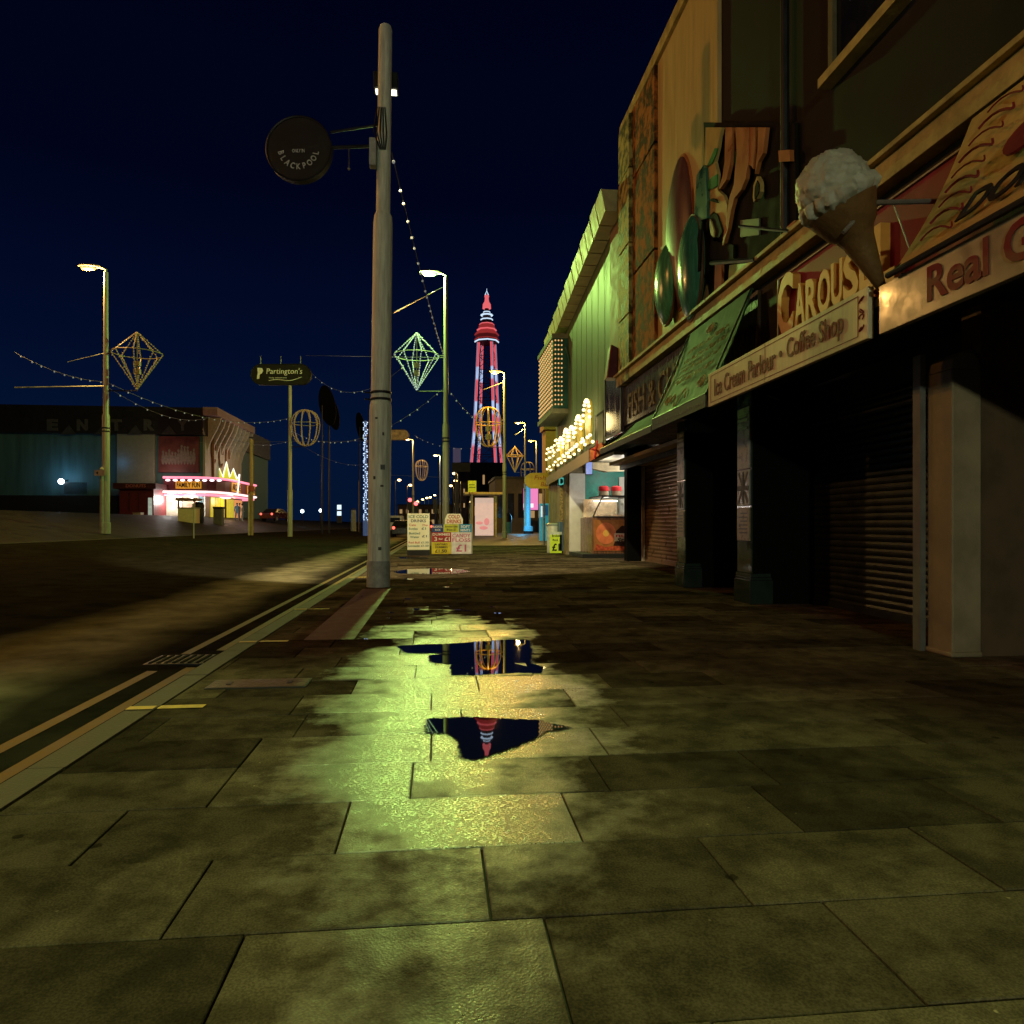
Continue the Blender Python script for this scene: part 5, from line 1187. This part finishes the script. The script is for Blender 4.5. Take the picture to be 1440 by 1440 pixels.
def signal(px, py, t_, label, red):
    p = at(px, py, t_); b = V((p.x,p.y,gz(p.x))); t = thing('traffic_signal', label, 'traffic light', b, 'traffic lights at the crossing')
    m = MB(); m.lathe(b, [(.09,0),(.09,p.z-b.z-.2)], 8); m.build('pole', m_dark, t)
    m = MB(); m.box(p.x-.25,p.x+.25,p.y-.12,p.y+.15,p.z-1.3,p.z+.35); m.build('signal_head', m_black, t)
    if red:
        m = MB(); m.sphere((p.x,p.y-.16,p.z+.08), (.26,.09,.26), 12, 8); m.build('red_lens', E('signal_red', (1,.10,.10), 4), t)
    else:
        m = MB(); m.box(p.x-.26,p.x+.26,p.y-.16,p.y-.121,p.z-1.32,p.z+.36); m.build('backing_plate', m_dark, t)
signal(576.5, 704, 95, 'higher red traffic light glowing above the drinks board', True); signal(585, 709, 90, 'lower red traffic light glowing above the drinks board', True); signal(612, 706, 85, 'dark back of a traffic light beside the green lamp pole', False)

# ------------------------------------------------------------------ FAR SIDE OF THE ROAD: ARCADE
YA = 69.7; G = 1.75
arc = thing('arcade_building', 'amusement arcade with dark fascia, finned side wall and pink neon canopy', 'building', (-24,YA,G))
xl, xr = -60.0, onY(285, 700, YA).x
zt = onY(150, 573, YA).z; zf = onY(150, 611, YA).z
m_awall = M('arcade_blue_wall', (.05,.12,.14), .6, var=.25, scale=.5, streak=True)
def apart(m, n, mat, **k): return m.build(n, mat, arc, **k)
m = MB(); m.box(xl,xr,YA,YA+26,G,zf); apart(m, 'front_wall', m_awall)
m = MB(); m.box(xl,xr+.3,YA-.9,YA+26,zf,zt); apart(m, 'fascia', M('arcade_black', (.012,.012,.012), .5))
pal = M('fascia_grey', (.22,.24,.24), .5, var=.2)
for ch, px in (('E',73),('N',115),('T',163),('R',209),('Y',256)):
    q = onY(px-7, 607, YA-.92); text(ch, M('entry_letter', (.05,.055,.06), .6), arc, (q.x,YA-.905,q.z+.1), SX, SZ, w=.95, h=1.05, depth=.06, bold=.06)
    if px > 80:
        m = MB(); a_ = onY(px-30, 611, YA-.9); c_ = onY(px-8, 611, YA-.9); b_ = onY(px-18, 598, YA-.9); m.prism([a_,c_,b_], V((0,-.05,0))); apart(m, 'fascia_triangle', M('tri_grey', (.035,.04,.045), .5))
a_ = onY(164, 680, YA-.5); b_ = onY(217, 608, YA-.5)
m = MB(); m.box(a_.x,b_.x,YA-.5,YA,a_.z,b_.z); apart(m, 'grey_panel', M('arcade_grey_panel', (.17,.19,.16), .5, var=.1), bevel=.05)
a_ = onY(223, 664, YA-.4); b_ = onY(279, 614, YA-.4)
m = MB(); m.box(a_.x,b_.x,YA-.4,YA,a_.z,b_.z); pn = apart(m, 'poster_panel', M('poster_maroon', (.10,.03,.03), .5, var=.4, scale=1.0))
m = MB(); random.seed(4)
for i in range(11):
    x = a_.x+.4+i*(b_.x-a_.x-.8)/10; h = random.uniform(.9,1.7); m.sphere((x,YA-.42,a_.z+.7+h/2), (.16,.015,h/2), 8, 6).sphere((x,YA-.42,a_.z+.8+h), (.11,.015,.14), 8, 6)
m.build('figure_print', M('poster_grey_print', (.15,.13,.12), .5), pn)
# finned side wall
ys_ = onX(337, 612, xr).y
m = MB(); m.box(xr+.001,xr+.2,YA+.1,ys_,G,zt-.9); apart(m, 'side_wall', M('arcade_side', (.34,.34,.29), .6, var=.3, scale=.8, streak=True))
m = MB()
for i in range(9):
    y = YA+.6+i*(ys_-YA-.8)/8; m.prism([V((xr+.2,y,zf-1.5)),V((xr+.2,y,zt-.7)),V((xr+1.5,y,zt-.7)),V((xr+1.3,y,zt-1.4)),V((xr+.45,y,zf-.6))], V((0,.28,0)))
apart(m, 'roof_bracket_fins', M('arcade_fins', (.4,.4,.35), .6))
m = MB(); m.box(xr+.301,xr+1.6,YA-.9,ys_+.3,zt-.7,zt+.05); apart(m, 'side_eave', M('eave_mauve', (.3,.22,.22), .6))
m = MB(); s0 = onX(292, 650, xr+.25)
for k in range(3):
    pts = [V((xr+.3, YA+2.4+k*2.3+.6*math.cos(a*.5), 8.3-k*.2+1.3*math.sin(a*.5))) for a in range(12)]; m.tube(pts, .09, 5)
m.tube([V((xr+.3,YA+2,9.4)), V((xr+.3,YA+2.2,5.2)), V((xr+.3,YA+3.2,5.0))], .14, 6); apart(m, 'script_lettering', M('script_brown', (.2,.1,.06), .5))
# curved neon canopy
z0, z1 = onY(250, 690, YA-1.4).z-.15, onY(250, 672, YA-1.4).z
path = [(onY(230,680,YA-1.4).x, YA-1.4), (xr-.2, YA-1.4), (xr+.7, YA-1.1), (xr+1.3, YA-.3), (xr+1.7, YA+1.2)]+[(xr+1.9, YA+2.5+i*1.3) for i in range(8)]
path += [(xr+1.5, YA+12.4),(xr+.4,YA+12.9)]
inner = [(path[0][0], YA), (xr+.1, YA), (xr+.21,YA+.1), (xr+.21, YA+12.9)]
m = MB(); m.prism([V((x,y,z0)) for x, y in path]+[V((x,y,z0)) for x, y in inner[::-1]], V((0,0,z1-z0))); apart(m, 'neon_canopy', M('canopy_plum', (.10,.02,.03), .4))
neon = E('neon_pink', (1,.25,.36), 1.5); nwh = E('neon_white_pink', (1,.72,.70), 1.6)
for zq, mt, nm in ((z1+.03, neon, 'neon_tube'), (z0+.05, nwh, 'neon_tube'), (z0-.22, neon, 'neon_tube')):
    m = MB(); off = .12 if zq > z0 else -.15
    m.tube([V((x+(off if i > 2 else 0), y-(off if i < 3 else 0), zq)) for i, (x, y) in enumerate(path)], .11, 8); apart(m, nm, mt)
w_o = M('sign_orange', (.5,.2,.03), .5, var=.2, emit=(1,.45,.04), es=.5); drk = M('sign_dark', (.05,.01,.01), .5)
q = onY(247, 687, YA-1.45); b_ = onY(283, 677, YA-1.45)
m = MB(); m.box(q.x,b_.x,YA-1.46,YA-1.41,q.z,b_.z); pn = apart(m, 'sign_panel', w_o)
text('FAMILY FUN', drk, pn, (q.x+.1,YA-1.465,q.z+.1), SX, SZ, w=b_.x-q.x-.2, h=b_.z-q.z-.2, depth=.02, bold=.03)
for (ya, yb, s_) in ((YA+2.6,YA+5.6,'ARCADE'),(YA+8.4,YA+11.4,'BINGO')):
    m = MB(); m.box(xr+1.91,xr+1.96,ya,yb,z0+.3,z1-.15); pn = apart(m, 'sign_panel', w_o)
    text(s_, drk, pn, (xr+1.965,ya+.1,z0+.4), SY, SZ, w=yb-ya-.2, h=z1-z0-.65, depth=.02, bold=.03)
for i in range(8):
    m = MB(); m.sphere((path[0][0]+.4+i*.65, YA-1.47, z1-.22), (.22,.08,.1), 8, 5); apart(m, 'canopy_lamp', E('canopy_lamp', (1,.8,.85), 2.5))
# crown over the entrance
cY = YA+4.5; cX = xr+2.1
m = MB()
crown = [(-1.3,0),(1.3,0),(1.5,2.0),(1.2,1.5),(.8,2.6),(.4,1.7),(0,3.3),(-.4,1.7),(-.8,2.6),(-1.2,1.5),(-1.5,2.0)]
cX = onY(318.5, 690, cY).x
m.prism([V((cX+a*.85,cY,z0+.2+b*.95)) for a, b in crown], V((0,.2,0)))
cr = apart(m, 'crown_sign', M('crown_yellow', (.5,.45,.05), .5, emit=(.9,.85,.05), es=.6))
m = MB(); m.tube([V((cX+a*.85,cY-.05,z0+.2+b*.95)) for a, b in crown[2:]]+[V((cX-1.1,cY-.05,z0+.2)),V((cX+1.1,cY-.05,z0+.2)),V((cX+1.27,cY-.05,z0+2.1))], .08, 6).sphere((cX,cY-.05,z0-.1), (.7,.25,.3), 10, 6); m.build('neon_outline', E('crown_white', (.95,1,.85), 1.5), cr)
m = MB(); m.box(cX-.6,cX+.6,cY-.06,cY-.001,z0+.7,z0+1.3); m.build('crown_lettering', drk, cr)
# shop fronts under the canopy
def front(px0, px1, py0, py1, Y, mat, nm):
    a = onY(px0, py1, Y); b_ = onY(px1, py0, Y); m = MB(); m.box(a.x,b_.x,Y-.05,Y+.02,G,b_.z); return apart(m, nm, mat)
front(232, 256, 693, 727, YA-.05, M('display_window', (.25,.2,.15), .4, var=.8, scale=1.6, emit=(1,.9,.65), es=.22), 'display_window')
front(257, 279, 693, 727, YA-.05, M('display_window_tan', (.2,.12,.08), .4, var=.8, scale=1.5, emit=(1,.7,.4), es=.14), 'display_window')
front(222, 230.5, 692, 727, YA-.03, E('doorway_cyan', (.45,.95,1), .6), 'lit_doorway')
m = MB()
for i in range(5): m.box(xr+.201,xr+.26,YA+1.6+i*1.6,YA+3.0+i*1.6,G,z0-.3)
apart(m, 'entrance_door_slats', M('door_yellow', (.45,.42,.03), .4, var=.5, scale=1.2, emit=(1,.85,.06), es=.45))
m = MB(); m.box(xr+.201,xr+.27,YA+9.7,YA+12.6,G,z0-.3); apart(m, 'entrance_door', M('door_orange', (.5,.2,.05), .4, var=.4, scale=1.2, emit=(1,.42,.12), es=.6))
m = MB(); m.box(xr+.261,xr+.32,YA+6.0,YA+6.5,G,z0-.3); apart(m, 'door_column', m_dark)
for i, px in enumerate((241, 270)):
    q = onY(px, 696, YA-.9); m = MB(); m.sphere(q, .30, 10, 8); apart(m, 'globe_lamp', E('globe_white', (1,.98,.92), 6))
    add_light(q+V((0,-.5,-.5)), (1,.97,.9), 420, .3)
add_light((xr+1.4,YA+5,z0-.6), (1,.6,.3), 160, .4); add_light((xr+3.6,YA+5.5,z0+2.2), (1,.66,.5), 360, .5); add_light((xr-3,YA-2.6,z0+2.0), (1,.6,.5), 110, .5)
q = onY(220, 694, YA-1.0); m = MB(); m.sphere(q, .28, 10, 8); apart(m, 'globe_lamp', E('globe_cool', (.8,1,1), 6)); add_light(q+V((0,-.5,-.4)), (.7,1,1), 420, .3)
# blue flood light washing the plain wall
q = onY(86, 677, YA-1.2); m = MB(); m.sphere(q, .26, 10, 8); apart(m, 'flood_lamp', E('flood_blue', (.75,.85,1), 8))
m = MB(); m.tube([q+V((0,.2,0)), V((q.x,YA,q.z+.2))], .05, 6); apart(m, 'flood_lamp_arm', m_dark)
add_light(q+V((0,-.2,.4)), (.25,.65,1), 60, .25); add_light(onY(166, 650, YA-1.2), (.1,.45,1), 12, .5)
m = MB(); a_ = onY(95, 695, YA-.3); b_ = onY(127, 680, YA-.3)
for i in range(26): m.box(a_.x+i*(b_.x-a_.x)/26,a_.x+i*(b_.x-a_.x)/26+.03,YA-.9,YA-.86,a_.z,b_.z)
m.box(a_.x,b_.x,YA-.92,YA-.84,b_.z,b_.z+.06); apart(m, 'balcony_rail_grille', m_dark)
m = MB(); a_ = onY(50, 726, YA-1); b_ = onY(165, 697, YA-1); m.box(xl,b_.x,YA-1,YA-.001,G,b_.z); apart(m, 'lower_dark_front', m_black)
# doughnut hut
t = thing('snack_hut', 'dark red doughnut hut with a lit serving hatch before the arcade', 'kiosk', (-30,66,G))
Yh = 66.0; gk = gz(onY(190,738,Yh).x); a_ = onY(168, 735, Yh); b_ = onY(216, 688, Yh)
m = MB(); m.box(a_.x,b_.x,Yh,Yh+3,G-.4,b_.z); m.build('wall', M('hut_red', (.10,.012,.015), .5, var=.25), t)
m = MB(); m.box(a_.x-.3,b_.x+.4,Yh-.6,Yh+3.2,b_.z,b_.z+.5); m.build('roof', M('hut_roof', (.05,.01,.01), .5), t)
q = onY(177, 694, Yh-.6); text('DONUTS', M('hut_letters', (.35,.1,.1), .5), t, (q.x,Yh-.61,b_.z+.12), SX, SZ, w=onY(209,694,Yh).x-q.x, h=.28, depth=.02, bold=.02)
m = MB(); c_ = onY(208.5, 727, Yh); d_ = onY(214, 700, Yh); m.box(c_.x,d_.x,Yh-.05,Yh-.001,c_.z,d_.z); m.build('serving_hatch', M('hatch_lit', (.3,.3,.25), .4, var=.6, scale=3, emit=(.85,1,.85), es=.30), t)
m = MB(); m.box(a_.x+.8,a_.x+.9,Yh-.06,Yh-.001,G+.5,b_.z-.3).box(a_.x+1.6,a_.x+1.68,Yh-.06,Yh-.001,G+.5,b_.z-.3); m.build('shutter_rail_trim', M('hut_trim', (.05,.01,.01), .4), t)
m = MB(); c_ = onY(188, 732, Yh-1.2); d_ = onY(199, 722, Yh-1.2)
t = thing('chest_freezer', 'small pale chest freezer standing by the red hut', 'freezer', ((c_.x+d_.x)/2,Yh-1.2,G))
m.box(c_.x,d_.x,Yh-1.4,Yh-.7,gz(c_.x,0)-.2,d_.z); m.build('body', M('freezer_pale', (.35,.26,.18), .4), t, bevel=.03)
m = MB(); m.box(c_.x-.02,d_.x+.02,Yh-1.43,Yh-.68,d_.z,d_.z+.08); m.build('lid', M('freezer_lid', (.25,.2,.14), .4), t)
# kiosk, bins, posts on the promenade
def gzx(px, t_): q = at(px, 738, t_); return q, gz(q.x)
q, g0 = gzx(262, 53); t = thing('ticket_kiosk', 'plain cream ticket kiosk with a pitched open top standing on the promenade', 'kiosk', (q.x,q.y,g0))
zt_ = at(262,715,53).z; zr_ = at(262,704,53).z
m = MB(); m.box(q.x-.62,q.x+.62,q.y,q.y+1.1,g0-.1,zt_); m.build('cabinet', M('kiosk_cream', (.6,.55,.28), .5, var=.12), t, bevel=.03)
m = MB()
for s_ in (-1,1): m.box(q.x+s_*.58-.05,q.x+s_*.58+.05,q.y,q.y+.1,zt_,zr_)
m.box(q.x-.75,q.x+.75,q.y-.1,q.y+1.2,zr_,zr_+.2); m.build('canopy_frame', M('kiosk_brown', (.22,.12,.06), .5), t)
m = MB(); m.box(q.x-.66,q.x+.66,q.y-.05,q.y+1.15,zt_-.02+.03,zt_+.08); m.build('counter', M('kiosk_top', (.3,.28,.14), .4), t)
q, g0 = gzx(279, 55); t = thing('litter_bin', 'black rounded litter bin close beside the cream kiosk', 'bin', (q.x,q.y,g0))
m = MB(); m.lathe((q.x,q.y,g0-.05), [(.36,0),(.42,.15),(.42,1.1),(.38,1.15)], 16); m.build('body', m_black, t, smooth=True)
m = MB(); m.lathe((q.x,q.y,g0+1.1), [(.44,0),(.44,.3),(.25,.48)], 16); m.build('lid', m_dark, t, smooth=True)
q, g0 = gzx(307.5, 57); t = thing('litter_bin', 'grey square litter bin before the yellow arcade doors', 'bin', (q.x,q.y,g0))
m = MB(); m.box(q.x-.34,q.x+.34,q.y-.3,q.y+.3,g0-.1,g0+1.25); m.build('body', M('bin_grey', (.10,.10,.085), .5), t, bevel=.04)
m = MB(); m.box(q.x-.37,q.x+.37,q.y-.33,q.y+.33,g0+1.25,g0+1.42); m.build('lid', m_dark, t, bevel=.03)
def post(px, pyb, pyt, t_, r, label, mat, band=None):
    b = at(px, pyb, t_); g0 = gz(b.x); tp = at(px, pyt, t_).z; t = thing('post', label, 'post', (b.x,b.y,g0))
    m = MB(); m.lathe((b.x,b.y,g0-.1), [(r,0),(r*.9,tp-g0)], 10); m.build('shaft', mat, t, smooth=True)
    m = MB(); m.lathe((b.x,b.y,tp-.02), [(r*1.1,0),(r*1.1,.08),(r*.4,.12)], 10); m.build('cap', m_dark, t)
    if band:
        z_ = at(px, band, t_).z; m = MB(); m.lathe((b.x,b.y,z_), [(r*1.5,0),(r*1.5,.35)], 10); m.build('band', M('post_band', (.30,.06,.03), .5), t)
    return t
post(353.5, 742, 616, 47, .13, 'bare brown wooden post with a red band by the arcade end', M('post_wood', (.34,.22,.10), .6), 691)
post(349.8, 742, 694, 46.5, .05, 'slim pale post just beside the bare brown wooden post', M('post_pale', (.4,.36,.25), .5))
post(272.5, 752, 705, 36, .035, 'slim sign post in front of the cream kiosk', m_pole)
post(497, 736, 716, 90, .35, 'stubby pale bollard column near the info screen', M('stub_pale', (.3,.36,.30), .5))
post(505.5, 736, 676, 85, .13, 'dim signal post beside the blue white light column', M('post_wood', (.34,.22,.10), .6))
q = onZ(145, 756, gz(-14.6)); t = thing('pole_sign', 'small pale arrow sign strapped low on the lamp pole across the road', 'sign', at(138,668,31.2))
a_ = at(133, 669, 31.3); b_ = at(147, 661, 31.3); m = MB(); m.box(a_.x,b_.x,a_.y-.03,a_.y,a_.z,b_.z); m.build('plate', M('arrow_plate', (.35,.33,.26), .5), t)
m = MB(); m.prism([V((a_.x+.06,a_.y-.035,a_.z+.12)),V((a_.x+.16,a_.y-.035,a_.z+.19)),V((a_.x+.16,a_.y-.035,a_.z+.05))], V((0,-.004,0))); m.build('arrow_lettering', m_black, t)
b = V((at(142.5,738,31.6).x, at(142.5,738,31.6).y+.05, 0)); b.z = gz(b.x)
t = thing('post', 'shorter grey post standing against the lamp pole across the road', 'post', b)
m = MB(); m.lathe(b, [(.09,0),(.08,at(142,660,31.6).z-b.z)], 10); m.build('shaft', M('post_grey', (.28,.28,.22), .5), t)
m = MB(); m.lathe((b.x,b.y,at(142,660,31.6).z), [(.10,0),(.03,.12)], 10); m.build('cap', m_pole, t)
# blue white LED column
p = at(514, 735, 62); g0 = gz(p.x); zt_ = at(514, 592, 62).z
t = thing('light_column', 'tall slim column of sparkling blue white lights past the thick grey pole', 'column', (p.x,p.y,g0))
m = MB(); m.lathe((p.x,p.y,g0), [(.22,0),(.22,1.3),(.12,1.35),(.12,zt_-g0)], 10); m.build('shaft', M('ledcol_shaft', (.05,.08,.14), .4, emit=(.2,.35,.9), es=.12), t)
m = MB(); random.seed(8); z_ = g0+1.4
while z_ < zt_:
    for k in range(2):
        a = random.uniform(math.pi,2*math.pi); m.sphere((p.x+.17*math.cos(a),p.y+.17*math.sin(a),z_), .055, 5, 4)
    z_ += .16
o = m.build('led_dots', E('led_blue', (.55,.72,1), 1.5), t); o['kind'] = 'stuff'
# info screen and bright low lamps
a_ = at(473.5, 726, 85); b_ = at(480.5, 710, 85); g0 = 1.2
t = thing('info_screen', 'double stacked glowing blue white screen on the dark promenade', 'screen', (a_.x,a_.y,g0))
m = MB(); m.box(a_.x,b_.x,a_.y,a_.y+.2,g0,b_.z+.1); m.build('casing', m_dark, t)
for k, (lo, hi) in enumerate(((719,725),(710,716.5))):
    m = MB(); m.box(a_.x+.05,b_.x-.05,a_.y-.03,a_.y-.001,at(476,hi if 0 else (725 if k == 0 else 716.5),85).z,at(476,719 if k == 0 else 710,85).z); m.build('display', E('screen_blue_white', (.65,.85,1), 1.3), t)
for px, py, lb in ((425,719,'small white globe lamp low on the dark promenade nearer the capsule sign pole'),(451,718,'small cool globe lamp low on the dark promenade nearer the info screen')):
    q = at(px, py, 88); t = thing('low_lamp', lb, 'lamp', (q.x,q.y,1.4)); m = MB(); m.sphere(q, .22, 10, 8); m.build('globe', E('low_globe', (.8,.95,1), 5), t)
    m = MB(); m.lathe((q.x,q.y,gz(q.x)), [(.06,0),(.06,q.z-gz(q.x))], 8); m.build('pole', m_dark, t)
# dark oval plates on thin poles
for (px, py, w, h, pxp, t_, lb) in ((460,570,24,56,453,66,'larger dark oval plate on a thin pole against the sky'),(468,582,18,44,463,68,'dark oval plate overlapping a larger one on its own thin pole'),(507,600,13,40,506,80,'narrow dark oval plate beside the blue white light column')):
    c_ = at(px, py, t_); k = t_/1000; t = thing('oval_plate_sculpture', lb, 'sculpture', (c_.x,c_.y,gz(c_.x)), 'dark oval plates on poles')
    m = MB(); m.disc(c_, rgt*w*k/2+SZ*-.3, SZ*h*k/2+rgt*-.15, bk*.25, 28); m.build('plate', M('plate_black', (.003,.003,.003), .9, spec=.05), t)
    p = at(pxp, 738, t_); m = MB(); m.lathe((p.x,p.y,gz(p.x)), [(.09,0),(.06,c_.z-gz(p.x))], 8); m.build('pole', m_dark, t)
# people by the arcade end
def person(px, t_, label, col, pose, facing=0):
    p = at(px, 738, t_); g0 = gz(p.x); s = 1.0
    J = [((0,0,.95),.13),((0,0,1.2),.15),((0,0,1.42),.15),((0,0,1.52),.06),((0,.02,1.62),.085),((0,.02,1.72),.08),
         ((.10,0,.9),.10),((.12,-.03,.5),.07),((.12,.0,.08),.05),((.12,-.14,.04),.04),((-.10,0,.9),.10),((-.13,.06,.5),.07),((-.13,.1,.08),.05),((-.13,-.04,.04),.04),
         ((.19,0,1.42),.06),((.25,-.02,1.15),.045),((.24,-.18,.95),.04),((-.19,0,1.42),.06),((-.25,.0,1.15),.045),((-.24,-.12,.93),.04)]
    ed = [(0,1),(1,2),(2,3),(3,4),(4,5),(0,6),(6,7),(7,8),(8,9),(0,10),(10,11),(11,12),(12,13),(2,14),(14,15),(15,16),(2,17),(17,18),(18,19)]
    me = bpy.data.meshes.new('person'); me.from_pydata([j[0] for j in J], ed, []); o = bpy.data.objects.new('person', me); C.objects.link(o)
    sk = o.modifiers.new('s', 'SKIN'); 
    for i, j in enumerate(J):
        r = j[1]; me.skin_vertices[0].data[i].radius = (r, r)
    me.skin_vertices[0].data[0].use_root = True
    sb = o.modifiers.new('u', 'SUBSURF'); sb.levels = 1; sb.render_levels = 1
    bpy.context.view_layer.update(); m2 = bpy.data.meshes.new_from_object(o.evaluated_get(bpy.context.evaluated_depsgraph_get()))
    bpy.data.objects.remove(o); bpy.data.meshes.remove(me)
    o = bpy.data.objects.new('person', m2); C.objects.link(o); o.location = (p.x,p.y,g0); o.rotation_euler = (0,0,facing); m2.materials.clear(); m2.materials.append(col); LOC[o.name] = V((0,0,0))
    tag(o, label, 'person', 'people by the arcade')
    m = MB(); m.sphere((0,.03,1.70), (.095,.10,.10), 10, 7); h = m.build('hair', M('hair_dark', (.02,.012,.01), .6), o)
    return o
person(333.5, 70, 'person in pale blue clothes standing at the arcade end', M('cloth_blue', (.12,.22,.32), .7), 0, R(20))
person(336.5, 72, 'person in pinkish top standing between two others at the arcade end', M('cloth_pink', (.35,.16,.14), .7), 0, R(-60))
person(341, 71, 'person in grey white clothes standing closest to the brown wooden post', M('cloth_grey', (.3,.34,.36), .7), 0, R(100))

# ------------------------------------------------------------------ SKY, CAMERA, RENDER
w = bpy.data.worlds.new('World'); bpy.context.scene.world = w; w.use_nodes = True; nt = w.node_tree
bgn = nt.nodes['Background']; tcw = nt.nodes.new('ShaderNodeTexCoord'); sp = nt.nodes.new('ShaderNodeSeparateXYZ'); nt.links.new(tcw.outputs['Generated'], sp.inputs[0])
rp = nt.nodes.new('ShaderNodeValToRGB'); nt.links.new(sp.outputs[2], rp.inputs[0]); el = rp.color_ramp.elements
el[0].position = 0; el[0].color = (.0015,.0080,.0320,1); el[1].position = 1; el[1].color = (.0002,.0005,.0040,1)
for p_, c_ in ((.10,(.0014,.0078,.0345,1)),(.22,(.0009,.0044,.0245,1)),(.42,(.0005,.0015,.0110,1))):
    e = el.new(p_); e.color = c_
nt.links.new(rp.outputs[0], bgn.inputs[0]); bgn.inputs[1].default_value = .85
cam = bpy.data.cameras.new('camera'); co = bpy.data.objects.new('camera', cam); C.objects.link(co)
co.location = (0,0,1); co.rotation_euler = (R(90),0,-A); cam.sensor_width = 36; cam.lens = 25; cam.shift_y = (HOR-720)/1440.0
cam.clip_end = 5000; cam.clip_start = .05
sc_ = bpy.context.scene; sc_.camera = co
sc_.view_settings.view_transform = 'Standard'; sc_.view_settings.look = 'None'; sc_.view_settings.exposure = 0; sc_.view_settings.gamma = 1
sc_.cycles.use_denoising = True; sc_.cycles.sample_clamp_indirect = 3.0; sc_.cycles.max_bounces = 6; sc_.cycles.caustics_reflective = False; sc_.cycles.caustics_refractive = False
sc_.cycles.use_light_tree = True
